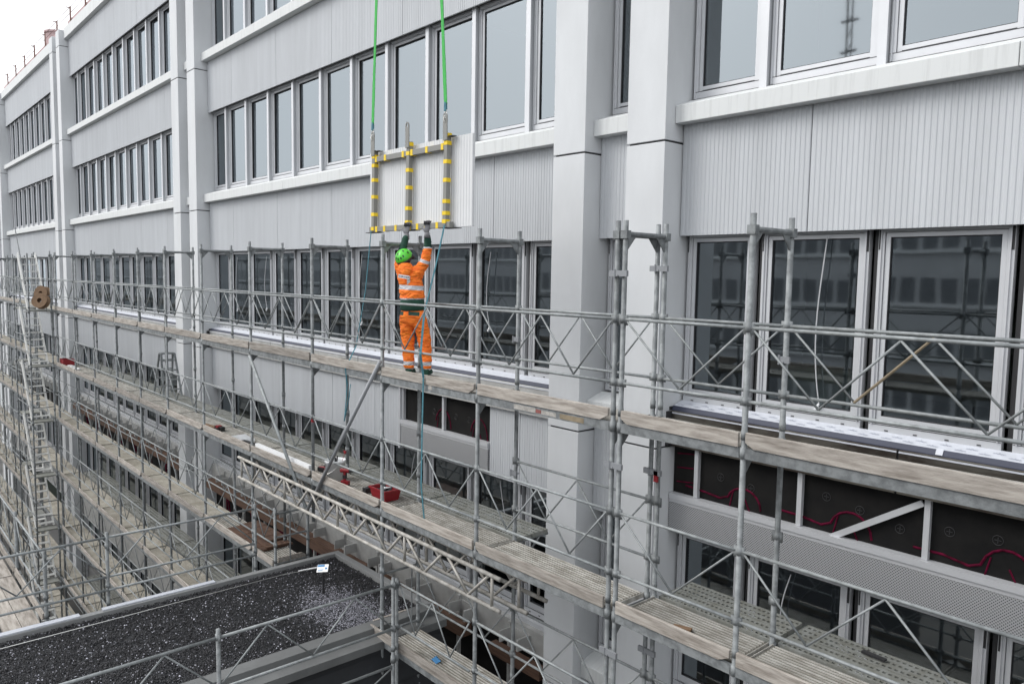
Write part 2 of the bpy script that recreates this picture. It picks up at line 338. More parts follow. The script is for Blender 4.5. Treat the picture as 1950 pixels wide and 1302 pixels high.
# ---- level C and below: unfinished edges
XC_L, XC_R = -13.15, -10.33        # the open black field in the middle bay
for bi, (xa, xb) in enumerate(bays):
    z = -S
    # window ledge of the row the worker stands at: membrane, navy strip, metal box
    m = MB(); m.prism([(.548, z+.628), (.36, z+.572), (.36, z+.55), (.548, z+.58)], 0, xa+.02, xb-.02); m.build('membrane_strip', MT['tape'], bld)
    MB().prism([(.36, z+.571), (.345, z+.55), (.325, z+.515), (.325, z+.505), (.36, z+.505)], 0, xa+.02, xb-.02).build('navy_strip', MT['blue'], bld)
    cuts = [xa+.004, -3.32, xb-.004] if bi == 0 else [xa+.004, xa+4.4, xa+8.9, xb-.004]
    for a, b in zip(cuts, cuts[1:]):
        MB().prism([(.30, z+.487), (.325, z+.505), (.5, z+.505), (.5, z+.02), (.30, z+.02)], 0, a+.012, b-.012).build('edge_sheet', MT['steelbox'] if bi == 0 else MT['concrete'], bld)
        MB().box(a+.012, b-.012, .291, .299, z+.472, z+.489).build('metal_lip', MT['tape'], bld)
    if bi == 0:
        MB().box(-3.345, -3.295, .32, .36, z+.02, z+.50).build('joint_seal', MT['gasket'], bld)
        MB().prism([(.362, z+.575), (.343, z+.553), (.322, z+.517), (.318, z+.519), (.340, z+.557), (.358, z+.580)], 0, -2.95, -2.88).build('membrane_patch', MT['tape'], bld)
    MB().box(xa+.002, xa+.05, .22, .289, z+.02, z+.50).box(xa+.002, xa+.012, .289, .54, z+.51, z+.56).build('corner_gap', MT['gasket'], bld)
    # spandrel below
    zb, zt = z+HEAD, z+.015
    def open_field(a, b, studs, diag=None, xr=None):
        MB().box(a, b, .44, .49, z-.86, zt).build('black_board', MT['black'], bld)
        MB().box(a+.004, b-.004, .33, .44, z-.735, z-.66).box(a+.004, b-.004, .345, .44, z-.785, z-.738).build('rail_profile', MT['alu'], bld)
        MB().box(a+.004, b-.004, .345, .43, zb+.04, z-.79).build('shading_box', MT['perfbox'], bld)
        for x in studs: MB().box(x-.03, x+.03, .375, .438, z-.655, zt-.01).build('stud', MT['alu'], bld)
        if diag: MB().bar(diag[0], diag[1], .03, .07).build('diagonal_bar', MT['alu'], bld)
    if bi == 0:
        open_field(xa+.01, xb-.01, [-5.95, -4.46, -3.01, -1.55, 0.0, 1.5], ((-4.09, .39, -4.86), (-3.06, .39, -4.19)))
        marks = [(-5.35, -4.80), (-3.95, -4.80), (-2.35, -4.83), (-.6, -4.8), (-11.9, -4.8), (-10.8, -4.85)]
        for k_, (mx_, mz_) in enumerate(marks):
            mb = MB(); N_ = 9
            arc = [(mx_+.25*math.cos(t), .440, mz_+.03+(.24+.03*k_)*math.sin(t)) for t in np.linspace(math.pi*.9, 0.02, N_)]
            mb.path([(x+.1, y, zz) for x, y, zz in arc], .015, 6)
            if k_ < 4: mb.path([(mx_-.80, .440, mz_+.12), (mx_-.5, .440, mz_+.10+.01*k_), (mx_-.25, .440, mz_+.07), (mx_-.13, .440, mz_+.12)], .015, 6)
            mb.path([(mx_+.12, .436, mz_+.14), (mx_+.2, .436, mz_-.02)], .010, 5); mb.path([(mx_-.05, .436, mz_+.22), (mx_-.1, .436, mz_)], .009, 5)
            mb.build('spray_mark', MT['spray'], bld)
        for q in range(3): MB().path([(-6.3, .436, -4.25-.2*q), (-6.02, .436, -4.22-.2*q)], .010, 5).build('spray_mark', MT['spray'], bld)
        # round insulation anchors in the black boards
        mb = MB()
        for x, zz in [(-5.6, -4.45), (-5.15, -4.5), (-4.15, -4.38), (-3.75, -4.45), (-3.3, -4.55), (-2.8, -4.45), (-2.35, -4.42), (-1.2, -4.4), (-.7, -4.45), (-12.1, -4.5), (-11.4, -4.5), (-11.0, -4.5)]:
            for k_ in range(14):
                a0 = 2*math.pi*k_/14; a1 = 2*math.pi*(k_+1)/14
                mb.tube((x+.05*math.cos(a0), .438, zz+.05*math.sin(a0)), (x+.05*math.cos(a1), .438, zz+.05*math.sin(a1)), .004, 4, cap=False)
            mb.box(x-.03, x+.03, .434, .44, zz-.004, zz+.004).box(x-.004, x+.004, .434, .44, zz-.03, zz+.03)
        mb.build('insulation_anchors', MT['gasket'], bld)['kind'] = 'stuff'
    else:
        ss = bay_seams(xa, xb)
        if bi == 1:
            for a, b in ((ss[0], -21.85), (-21.85, -18.96), (-18.96, -16.08), (-16.08, -14.2), (-14.2, XC_L-.06), (XC_R, -9.52), (-9.52, xb-.012)):
                corr('spandrel_panel', a+.006, b-.006, zb, zt, MT['spandrel'])
            open_field(XC_L, XC_R-.004, [XC_L+.03, -11.73])
            MB().box(XC_L-.055, XC_L-.004, .33, .44, zb-.02, zt).build('stud', MT['alu'], bld)
        else:
            for a, b in zip(ss, ss[1:]): corr('spandrel_panel', a+.006, b-.006, zb, zt, MT['spandrel'])
    # row below the D windows: slab edge, brackets, timber, black boards
    z = -2*S
    MB().box(xa+.004, xb-.004, .40, .56, z+.50, z+.58).build('membrane_strip', MT['alu'], bld)
    MB().box(xa+.004, xb-.004, .30, .498, z+.06, z+.50).build('slab_edge', MT['concrete'], bld)
    MB().box(xa+.004, xb-.004, .44, .498, z+HEAD+.05, z+.055).build('black_board', MT['black'], bld)
    x = xa-CW/2+MOD; last_t = xa
    while x < xb-.2:
        br = MB(); br.box(x-.03, x+.03, .24, .299, z-1.0, z+.48); br.box(x+.03, x+.50, .275, .299, z+.20, z+.40); br.box(x+.46, x+.50, .0, .275, z+.20, z+.40); br.box(x+.03, x+.05, .0, .275, z+.20, z+.40)
        br.build('steel_bracket', MT['concrete'], bld); x += MOD
    if bi in (1, 2):
        segs = ((xa+.3, xa+5), (xa+5.02, xa+9.5), (-13.6, -10.6)) if bi == 1 else ((xa+.3, xa+5), (xa+5.02, xa+10), (xa+10.02, xb-.1))
        for a, b in segs: MB().box(a, b, .02, .235, z-.13, z+.12).build('timber_plank', MT['timber'], bld)
    if bi == 1: MB().box(-9.9, -8.6, .05, .235, z-.13, z+.04).build('timber_plank', MT['timber'], bld)
    z = -3*S
    MB().box(xa+.004, xb-.004, .30, .498, z+HEAD+.03, z+.50).build('slab_edge', MT['concrete'], bld)
    # base of the facade
    MB().box(xa, xb, .50, .72, GZ, -4*S+.3).build('backing_wall', MT['backing'], bld)
# magenta marks on the lower black boards
for x in np.arange(-40, -12, 1.9):
    if -26 < x < -23: continue
    MB().path([(x+.35, .43, -9.1), (x+.25, .43, -8.8), (x, .43, -8.75), (x+.12, .43, -8.95), (x+.1, .43, -9.3)], .026, 5).build('spray_mark', MT['spray'], bld)
# ---- windows
def window_mesh(kind, wl, first):
    """x = 0 at the module line (or column face when first)"""
    m = MB(); h = S+HEAD-WBOT          # opening height
    z1 = h-.045
    if first: x0 = .035
    else: x0 = .05
    x1 = wl-.05
    yf = .55
    fw_ = .11
    # outer frame
    m.cur = 0
    m.box(x0, x0+fw_*.62, yf, .64, 0, h+.02); m.box(x1-fw_*.62, x1, yf, .64, 0, h+.02)
    m.box(x0+fw_*.62, x1-fw_*.62, yf, .64, 0, .085 if kind == 'fin' else .10); m.box(x0+fw_*.62, x1-fw_*.62, yf, .64, z1+.02, h+.02)
    # sash
    a, b = x0+fw_*.62+.006, x1-fw_*.62-.006
    m.box(a, a+.05, yf+.018, .655, .092, z1+.014); m.box(b-.05, b, yf+.018, .655, .092, z1+.014)
    zb = .155 if kind == 'fin' else .20
    m.box(a+.05, b-.05, yf+.018, .655, .107, zb); m.box(a+.05, b-.05, yf+.018, .655, z1-.035, z1+.014)
    m.cur = 1
    m.box(a+.05, a+.057, yf+.03, .65, zb, z1-.036); m.box(b-.057, b-.05, yf+.03, .65, zb, z1-.036); m.box(a+.062, b-.062, yf+.03, .65, z1-.048, z1-.036); m.box(a+.062, b-.062, yf+.03, .65, zb, zb+.01)
    m.box(x0+.004, x1-.004, yf-.004, yf+.001, .086 if kind == 'fin' else .102, .092 if kind == 'fin' else .108)
    if kind != 'fin':
        for q in (.15, .38, .62, .85):
            xx = x0+(x1-x0)*q; m.box(xx-.02, xx+.02, yf-.005, yf+.001, .040, .052)
        m.box(x0-.06, x0-.002, .60, .66, -.03, h+.02)
        m.box(x0+.006, x0+.022, yf-.006, yf, h-.22, h); m.box(x1-.03, x1-.006, yf-.006, yf, h-.24, h)
        if not first: pass
        m.cur = 0
        for xx in (x0+.03, x1-.04): m.box(xx, xx+.01, yf-.018, yf, .1, h)
    else:
        m.cur = 0
        m.box(x0+.02, x0+.034, yf-.02, yf, .0, h)
        if not first:
            m.box(-.05, .05, .465, .49, -.10, h+.02)       # fin cap
            m.cur = 2
            m.box(-.043, .043, .49, .61, -.02, h+.02)      # fin body
        m.cur = 2
        m.box(x0+fw_*.62, x1-fw_*.62, .50, yf-.002, z1+.03, h+.02)
    g = MB(); g.quad((a+.05, .602, zb), (b-.05, .602, zb), (b-.05, .602, z1-.03), (a+.05, .602, z1-.03))
    return m.mesh('window', [MT['alu'], MT['gasket'], MT['fin']]), g.mesh('pane', MT['glass'])
WM = {}
def window(kind, x, l, wl, first, parent=bld):
    key = (kind, round(wl, 3), first)
    if key not in WM: WM[key] = window_mesh(*key)
    a, b = WM[key]
    o = inst(a, 'window', parent, (x, 0, l*S+WBOT)); g = inst(b, 'pane', o, (0, 0, 0)); g.rotation_euler = (rng.uniform(-.004, .004), 0, rng.uniform(-.003, .003)); return o
def bay_windows(bi, l, collect=None):
    xa, xb = bays[bi]; c0 = xa-CW/2; kind = 'fin' if l >= 0 else 'raw'
    xs = [xa]+[c0+MOD*k for k in range(1, 12)]
    xs = [x for x in xs if x < xb-.1]
    for i, x in enumerate(xs):
        if bi == 0 and x > 3: break
        nx = xs[i+1] if i+1 < len(xs) else xb+.02
        wl = nx-x
        if collect is not None: collect.append((kind, x, l, round(wl, 3), i == 0))
        else: window(kind, x, l, wl, i == 0)
for l in (1, 0, -1):
    for bi in (0, 1, 2):
        if bi == 0 and l == 1: continue
        bay_windows(bi, l)
bay_windows(0, -2); bay_windows(1, -2)
rest = []
for bi, ls in ((2, (-2,)), (3, (1, 0, -1, -2)), (1, (-3, -4)), (2, (-3, -4)), (3, (-3,)), (0, (-3,))):
    for l in ls: bay_windows(bi, l, rest)
for (xa, xb) in gaps[1:3]:
    for l in (1, 0, -1, -2): window('fin' if l >= 0 else 'raw', xa, l, xb-xa+.02, True)
for (xa, xb) in gaps[3:4]+gaps[1:3]:
    for l in ((1, 0, -1) if xa < -40 else (-3,)): rest.append(('fin' if l >= 0 else 'raw', xa, l, round(xb-xa+.02, 3), True))
mf, mg = MB(), MB()
for (kind, x, l, wl, first) in rest:
    key = (kind, wl, first)
    if key not in WM: WM[key] = window_mesh(*key)
    for me, tgt in ((WM[key][0], mf), (WM[key][1], mg)):
        k = len(tgt.v); tgt.v += [(v.co.x+x, v.co.y, v.co.z+l*S+WBOT) for v in me.vertices]
        for p in me.polygons: tgt.f.append(tuple(k+i for i in p.vertices)); tgt.mi.append(p.material_index)
wo = mf.build('far_windows', [MT['alu'], MT['gasket'], MT['fin']], bld); wo['kind'] = 'stuff'
mg.build('pane', MT['glass'], wo)
# grille mesh in the gap window
mb = MB(); xa, xb = gaps[1]
for l in (1, 0):
    z0_, z1_ = l*S+WBOT+.1, l*S+S+HEAD-.1
    for q in np.arange(-2.2, .8, .11):
        for sgn in (1, -1):
            p0 = (xa+.30, .545, 0)
            t0, t1 = 0, 1
            za = z0_+ (q+2.2)/3*(z1_-z0_)
            mb.tube((xa+.12, .66, za), (xb-.12, .66, za+sgn*.55), .004, 4, cap=False)
mb.build('wire_grille', MT['alu_dark'], bld)
# ---- interior of the building
m = MB()
for l in range(-4, 3): m.box(-62, X1+PER, .73, 7, l*S-.35, l*S+.12)
m.build('floor_slab', MT['room'], bld)
m = MB().box(-62, X1+PER, 7, 7.2, GZ, 8.7)
for x in np.arange(-60, 8, 4*MOD): m.box(x, x+.12, 1.2, 7, GZ, 8.2)
m.build('inner_wall', MT['room'], bld)
m = MB().box(-62, X1+PER+2.2, .52, 14, 8.45, 8.70).box(-62.2, -62, .0, 14, GZ, 9.1).box(X1+PER+2.2, X1+PER+2.4, 0, 14, GZ, 9.1).box(-62, X1+PER+2.2, 14, 14.2, GZ, 9.1)
m.build('roof_deck', MT['concrete'], bld)
# things seen through the panes
MB().box(-4.93, -3.93, .80, .86, -3.52, -2.90).build('leaning_board', MT['insul'], bld)
MB().box(-9.35, -8.75, 1.0, 1.3, -3.5, -1.9).build('orange_panel', mat('orange_board', (.35, .07, .03), .7), bld)
# roof edge
for (xa, xb) in bays[1:]+[(X1-4*PER+MOD+CW, X1-3*PER-MOD)]:
    MB().box(xa+.1, xb-.1, .36, .40, 9.18, 9.50).build('formwork_board', MT['pink'], bld)
for i, x in enumerate(np.arange(-56.4, -14, 2.72)):
    m = MB().box(x-.03, x+.03, .28, .34, 9.18, 9.97).box(x-.02, x+.02, .14, .28, 9.90, 9.93); m.build('roof_post', MT['rust'], bld)
m = MB()
for z in (9.62, 9.88): m.tube((-58, .25, z), (-14, .25, z), .012, 5)
m.build('roof_cable', MT['rust'], bld)
MB().lathe([(0, 0), (.55, 0), (.55, .9), (.6, .9), (.6, 1.0), (0, 1.0)], (-47.3, 1.2, 9.6), 14).box(-47.6, -47.0, .9, 1.5, 8.7, 9.6).build('roof_vent', MT['pink'], bld)

# ---- loose cables hanging in front of the unfinished windows
CAB = [(-4.35, -1.3, -3.30, .06), (-9.55+.75, -1.4, -3.0, -.05), (-10.55, -1.4, -2.75, .05), (-15.0, -1.4, -2.9, .05), (-20.0, -1.4, -2.8, .04), (-12.9, -5.5, -6.3, .05), (-10.2, -5.5, -6.4, -.04), (-4.6, -5.5, -6.5, .03), (-22.0, -1.4, -2.9, .05)]
CL = ['long grey cable hanging across the big pane right of the near column', 'grey cable with white plug hanging in the narrow pane beside the near column', 'grey cable hanging in the pane behind the near top scaffold frame', 'thin grey cable hanging in a pane left of the worker', 'thin grey cable hanging behind the worker level rails, third from the far column', 'short grey cable hanging behind the white bucket level', 'short grey cable with white plug hanging right of the red crate', 'thin pale cable hanging in the lower right pane under the perforated box', 'thin grey cable hanging in the pane nearest the far column']
for i, (x, za, zb_, b_) in enumerate(CAB):
    m = MB(); pts = []
    for t in np.linspace(0, 1, 12): pts.append((x-.16*math.sin(t*2.3)*(1 if b_ > 0 else -1)+b_*4*t*(1-t)+.12*t**3, .535-.02*math.sin(3*t), za+(zb_-za)*t))
    m.path(pts, .0075, 5); e = pts[-1]; m.cur = 1; m.bar(e, (e[0]-.05, e[1], e[2]-.075), .03, .022)
    o = m.build('loose_cable', [MT['cable'], MT['white']]); tag(o, CL[i], 'cable', 'loose cables at the windows')

# ---- printed lettering on the membrane
tm = text_mesh('Wigluv', .040); tm.materials.clear(); tm.materials.append(MT['ink'])
first = None
allm = MB()
def add_text(x, yq, z0, rotflip=True):
    k = len(allm.v)
    slope = .056/.188
    for v in tm.vertices:
        lx, ly, lz = v.co
        y = yq+ly; allm.v.append((x-lx, .36+(.575-.36)*0+ (yq-.36)-ly, z0+((yq-.36)-ly)*slope+.004+lz))
    for p in tm.polygons: allm.f.append(tuple(k+i for i in p.vertices)); allm.mi.append(0)
x = -6.2
while x < 1.5:
    add_text(x+rng.uniform(-.02, .02), .415, -S+.573); add_text(x+.11, .475, -S+.573); x += .25
allm.build('printed_text', MT['ink'], bld)

# ------------------------------------------------------------------ scaffold kit
YO, YI = -2.345, -1.69
DZ = lambda k: -3.30-2*k
RS = .027
CACHE = {}
def standard(parent, x, y, zb, zt, label=None, mark=None, lvls=range(-1, 8)):
    m = MB(); m.tube((x, y, zb), (x, y, zt), RS, 10)
    for k in lvls:
        z = DZ(k)-.05
        for zz, hh, rr in ((z, .10, .037), (z+1.11, .07, .036), (z+.46, .06, .036)):
            if zb < zz-hh and zz+hh < zt-.02: m.tube((x, y, zz-hh/2), (x, y, zz+hh/2), rr, 10)
        if zb < z+.2 < zt: m.tube((x, y, z+.12), (x, y, z+.20), .031, 10)
        if zb < z+1.14 < zt: m.box(x-.052, x+.052, y-.012, y+.012, z+1.05, z+1.15); m.box(x-.052, x+.052, y-.012, y+.012, z+.42, z+.50)
    o = m.build('standard', MT['galv'], parent, smooth=True)
    if label: o['label'] = label
    return o
def rail_mesh(L, three=False):
    k = ('rail', round(L, 2), three)
    if k in CACHE: return CACHE[k]
    m = MB(); m.tube((.03, 0, 0), (L-.03, 0, 0), .0165, 8); m.tube((.03, 0, -.65), (L-.03, 0, -.65), .0165, 8)
    n = 4 if L > 1.6 else 2; ps = [(.05+(L-.1)*i/n, .0, -.02 if i % 2 == 0 else -.63) for i in range(n+1)]
    for a, b in zip(ps, ps[1:]): m.tube(a, b, .0105, 6)
    CACHE[k] = m.mesh('guardrail', MT['galv_light']); CACHE[k].polygons.foreach_set('use_smooth', [True]*len(CACHE[k].polygons)); return CACHE[k]
def deck_mesh(L, mt='deck'):
    k = ('deck', round(L, 2), mt)
    if k in CACHE: return CACHE[k]
    m = MB()
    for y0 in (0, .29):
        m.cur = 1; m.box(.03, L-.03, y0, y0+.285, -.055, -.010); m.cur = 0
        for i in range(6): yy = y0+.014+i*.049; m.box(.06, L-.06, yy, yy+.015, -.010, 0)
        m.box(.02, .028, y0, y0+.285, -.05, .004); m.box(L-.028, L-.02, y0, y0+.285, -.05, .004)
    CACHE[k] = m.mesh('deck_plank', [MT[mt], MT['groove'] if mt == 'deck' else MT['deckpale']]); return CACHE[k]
def beam_mesh(L):
    k = ('beam', round(L, 2))
    if k in CACHE: return CACHE[k]
    m = MB().box(.03, L-.03, 0, .04, -.095, -.005)
    CACHE[k] = m.mesh('edge_beam', MT['galv']); return CACHE[k]
def perf_mesh(L):
    k = ('perf', round(L, 2))
    if k in CACHE: return CACHE[k]
    m = MB(); n = int(L/.055); st = (L-.08)/n
    for y0 in (0, .31):
        ys = [0, .035, .070, .128, .163, .221, .256, .29]      # rows 1,3,5 carry slots
        for i in range(n):
            xa = .04+i*st; xb = xa+st
            for j in range(7):
                a, b = y0+ys[j], y0+ys[j+1]
                if j % 2 == 1:
                    m.quad((xa, a, 0), (xa+st*.42, a, 0), (xa+st*.42, b, 0), (xa, b, 0))
                    m.quad((xa+st*.42, a, -.012), (xb, a, -.012), (xb, a, 0), (xa+st*.42, a, 0)); m.quad((xb, b, -.012), (xa+st*.42, b, -.012), (xa+st*.42, b, 0), (xb, b, 0))
                else: m.quad((xa, a, 0), (xb, a, 0), (xb, b, 0), (xa, b, 0))
        m.box(.04, L-.04, y0-.004, y0, -.05, .004); m.box(.04, L-.04, y0+.29, y0+.294, -.05, .004); m.box(.03, .04, y0, y0+.29, -.05, .002); m.box(L-.04, L-.03, y0, y0+.29, -.05, .002)
    CACHE[k] = m.mesh('inner_plank', MT['perf']); return CACHE[k]
def toe_board(parent, x0, x1, z, h=.130, y=YO-.045):
    m = MB(); L = x1-x0; a = rng.uniform(-.006, .006); h += rng.uniform(-.006, .010); c = .07
    # one end has its corner cut, as scaffold boards do
    if rng.random() < .55: poly = [(0, .0), (L-c*1.6, 0), (L, c*.8), (L, h), (0, h)]
    else: poly = [(c*1.2, .0), (L, 0), (L, h), (0, h), (0, c*.7)]
    n = len(poly); m.prism(poly, 1, 0, .032)
    o = m.build('toe_board', MT['toe'], parent, bevel=.004); o.location = (x0, y, z+.004); o.rotation_euler = (a, -a*.4, 0); return o
def gusset(m, x, y0, y1, z):
    m.tube((x, y0, z), (x, y1, z), .026, 8)
    s = 1 if y1 > y0 else -1
    for (ya, sg) in ((y0, s), (y1, -s)): m.prism([(ya+sg*.02, z-.02), (ya+sg*.16, z-.02), (ya+sg*.02, z-.17)], 0, x-.006, x+.006)
def frame_top(parent, x, label=None):
    m = MB(); gusset(m, x, YO, YI, -1.385)
    for y in (YO, YI): m.box(x-.04, x+.04, y-.034, y+.034, -1.43, -1.35)
    o = m.build('top_transom', MT['galv'], parent)
    if label: o['label'] = label
def bay(parent, x0, x1, k, outer=True, inner_rail=False, console=False, toe=True, mt='deck', skip_deck=False):
    L = x1-x0; z = DZ(k)
    if not skip_deck:
        o = inst(deck_mesh(L, mt), 'deck_plank', parent, (x0, YO+.055, z)); o.rotation_euler = (0, rng.uniform(-.002, .002), 0)
        inst(beam_mesh(L), 'edge_beam', parent, (x0, YO-.03, z))
    if toe: toe_board(parent, x0+.035, x1-.035, z)
    if outer: inst(rail_mesh(L), 'guardrail', parent, (x0, YO-.0, z+1.06))
    if inner_rail: inst(rail_mesh(L), 'guardrail', parent, (x0, YI, z+1.055))
    if console:
        inst(perf_mesh(L), 'inner_plank', parent, (x0, YI+.045, z-.01))
        m = MB(); m.tube((x1-.05, YI, z-.07), (x1-.05, YI+.66, z-.07), .02, 6); m.tube((x1-.05, YI, z-.55), (x1-.05, YI+.5, z-.09), .016, 6)
        m.build('console_bracket', MT['galv'], parent)
def transoms(parent, xs, ks):
    for x in xs:
        for k in ks:
            m = MB(); gusset(m, x, YO, YI, DZ(k)-.09); m.build('deck_transom', MT['galv'], parent)

scA = empty('scaffold', (0, 0, 0), 'nearest galvanised scaffold section in front of the right hand windows, right of the doubled standards', 'scaffold', 'scaffold sections along the facade')
scB = empty('scaffold', (0, 0, 0), 'middle galvanised scaffold section the worker stands on, bridging the gravel roof', 'scaffold', 'scaffold sections along the facade')
scC = empty('scaffold', (0, 0, 0), 'left scaffold section with many pale decks between the stair tower and the far column pair', 'scaffold', 'scaffold sections along the facade')
scD = empty('scaffold', (0, 0, 0), 'farthest scaffold section, left of the stair tower at the photo edge', 'scaffold', 'scaffold sections along the facade')
ZT = -1.25
# A
xa_ = [-5.02, -3.60, -1.05, 1.5]
for x in xa_:
    standard(scA, x, YO, GZ, ZT); standard(scA, x, YI, GZ, ZT)
for x in xa_: frame_top(scA, x)
transoms(scA, xa_, range(0, 7))
for k in range(0, 4):
    for a, b in zip(xa_, xa_[1:]): bay(scA, a, b, k, inner_rail=(k in (0, 2)), console=(k in (1, 3)))
# B
xb_ = [-16.81, -14.25, -11.73, -9.55, -7.33, -5.12]
for x in xb_:
    standard(scB, x, YO, -6.05 if x == -11.73 else GZ, ZT, 'standard with a red tape ring, hanging free below the bridging girder' if x == -11.73 else None)
    standard(scB, x, YI, -6.05 if x == -11.73 else (-7.3 if x == -14.25 else GZ), ZT)
    frame_top(scB, x)
transoms(scB, xb_, (0, 1)); transoms(scB, [-16.81, -7.33, -5.12], (2, 3)); transoms(scB, [-14.25], (2,))
for k in (0, 1):
    for a, b in zip(xb_, xb_[1:]): bay(scB, a, b, k, inner_rail=(k == 0 or a == -7.33), console=(k == 1 and a != -7.33))
for k in (2, 3, 4, 5):
    bay(scB, -16.81, -14.25, k, inner_rail=(k % 2 == 0), console=(k % 2 == 1)); bay(scB, -14.25, -13.25, k, inner_rail=(k == 2))
    bay(scB, -9.85, -7.33, k, outer=False, toe=True); bay(scB, -7.33, -5.12, k, inner_rail=(k == 2))
    inst(rail_mesh(1.70), 'guardrail', scB, (-9.03, YO-.06, DZ(k)+1.06))
    if k == 2:
        inst(rail_mesh(2.20), 'guardrail', scB, (-9.55, YI, DZ(k)+1.05))
standard(scB, -9.03, YO-.08, GZ, DZ(2)+1.12)
standard(scB, -13.25, YO, GZ, DZ(2)+1.12); standard(scB, -13.25, YI, GZ, DZ(2)+1.12)
m = MB()
for z in (DZ(2)+1.0, DZ(2)+.04, DZ(2)+.55): m.tube((-13.25, YO, z), (-13.25, YI, z), .018, 7)
m.tube((-13.25, -2.05, DZ(2)+.04), (-13.25, -2.05, DZ(2)+1.0), .014, 7)
m.build('end_frame', MT['galv'], scB)
m = MB().prism([(YO+.06, DZ(2)), (YI-.05, DZ(2)), (YI-.05, DZ(2)+.10), (YI-.12, DZ(2)+.15), (YO+.06, DZ(2)+.15)], 0, -13.28, -13.245); m.build('toe_board', MT['toe'], scB)
m = MB().prism([(YO+.06, DZ(2)), (YI+.02, DZ(2)), (YI+.02, DZ(2)+.14), (YO+.06, DZ(2)+.14)], 0, -9.92, -9.885); m.build('toe_board', MT['toe'], scB)
m = MB()
for z in (DZ(2)+1.0, DZ(2)+.1): m.tube((-9.55, YO+.05, z), (-9.55, YI, z), .018, 7)
m.tube((-9.55, YI-.12, DZ(2)+1.0), (-9.55, YI-.12, DZ(2)+.1), .012, 6)
m.build('end_frame', MT['galv'], scB)
# paint marks on the edge beams
def mark(parent, x0, x1, k, mt, z0=-.088, z1=-.012): MB().box(x0, x1, YO-.0335, YO-.0305, DZ(k)+z0, DZ(k)+z1).build('paint_mark', MT[mt], parent)
mark(scB, -6.62, -6.25, 0, 'mark_w', -.075, -.02); mark(scB, -6.245, -6.16, 0, 'mark_r', -.07, -.03); mark(scB, -6.155, -5.92, 0, 'mark_w', -.075, -.03); mark(scB, -5.86, -5.50, 0, 'mark_y', -.08, -.025); mark(scB, -8.35, -8.27, 0, 'mark_w', -.06, -.0)
# red ring and clamps
m = MB().tube((-11.73, YO, -4.33), (-11.73, YO, -4.23), .031, 10); m.build('tape_ring', MT['red'], scB)
for (xx, yy, zz) in [(-5.07, YO, -1.78), (-5.07, YI, -1.72), (-5.07, YO, -3.75), (-5.07, YI, -3.92), (-5.07, YO, -5.75), (-5.07, YI, -5.95), (-3.60, YI, -2.56), (-7.33, YI, -2.64), (-7.33, YI, -4.4)]:
    m = MB(); m.box(xx-.115 if xx == -5.07 else xx-.05, xx+.115 if xx == -5.07 else xx+.06, yy-.05, yy-.02, zz-.03, zz+.03); m.tube((xx, yy-.06, zz-.02), (xx, yy+.06, zz-.02), .010, 6); m.tube((xx-.04, yy-.05, zz-.045), (xx-.04, yy-.05, zz+.045), .010, 6)
    m.build('tube_clamp', MT['alu_dark'], scB)
MB().box(-5.045, -4.99, YI-.05, YI-.03, -4.02, -3.90).build('red_tag', MT['red'], scA)
# braces
MB().tube((-14.18, YO-.06, -3.42), (-11.80, YO-.06, -5.93), .029, 10).build('brace_tube', MT['galv_light'], scB, smooth=True)['label'] = 'pale brace tube slanting down to the right'
MB().tube((-9.50, YO-.07, -3.09), (-11.82, YO-.07, -5.86), .029, 10).build('brace_tube', MT['alu_dark'], scB, smooth=True)['label'] = 'dark brace tube slanting down to the left'
# lattice girders
def girder(y, x0, x1, dz=0):
    m = MB(); zt, zb = -5.475+dz, -5.875+dz
    m.tube((x0, y, zt), (x1, y, zt), .028, 9); m.tube((x0, y, zb), (x1, y, zb), .028, 9)
    n = int(round((x1-x0-.3)/1.0)); st = (x1-x0-.30)/n
    for i in range(n+1):
        x = x0+.15+i*st
        if i % 2 == 0 or i == n: m.tube((x, y, zb), (x, y, zt), .020, 7)
        if i < n: m.bar((x+.05, y, zt-.01), (x+st*.5, y, zb+.02), .03, .03); m.bar((x+st*.52, y, zb+.02), (x+st-.06, y, zt-.01), .03, .03)
    return m.build('lattice_girder', MT['bridge'], scB, smooth=True)
girder(YO-.10, -14.68, -6.74); girder(YO+.13, -14.6, -6.50, .0)
girder(YI-.1, -14.5, -6.6); 
# C
xc_ = [-31.30, -28.55, -26.10, -23.62, -21.39, -19.21, -16.81]
for x in xc_[:-1]:
    standard(scC, x, YO, GZ, ZT); standard(scC, x, YI, GZ, ZT); frame_top(scC, x)
standard(scC, -31.18, YO, GZ, ZT)
transoms(scC, xc_[:-1], range(7))
for k in range(7):
    for a, b in zip(xc_, xc_[1:]): bay(scC, a, b, k, inner_rail=(k % 2 == 0), console=(k % 2 == 1), mt='deckpale' if k > 1 else 'deck')
for q in (0,): MB().tube((-2.94, YI-.001, DZ(0)+1.055-.63), (-2.325, YI-.001, DZ(0)+1.055-.02), .0125, 7).build('painted_strut', MT['mark_y'], scA)
# D
xd_ = [-56.5, -53.7, -51.0, -48.4, -45.9, -43.4, -40.9, -38.2, -35.3]
for x in xd_:
    standard(scD, x, YO, GZ, ZT); standard(scD, x, YI, GZ, ZT); frame_top(scD, x)
transoms(scD, xd_, range(7))
for k in range(7):
    for a, b in zip(xd_, xd_[1:]): bay(scD, a, b, k, inner_rail=(k % 2 == 0), mt='deckpale', toe=(a < -38.3 or k > 0))
    m = None
for k in range(7):
    bay(scD, -35.3, -31.35, k, outer=False, toe=False, inner_rail=(k % 2 == 0), mt='deckpale')

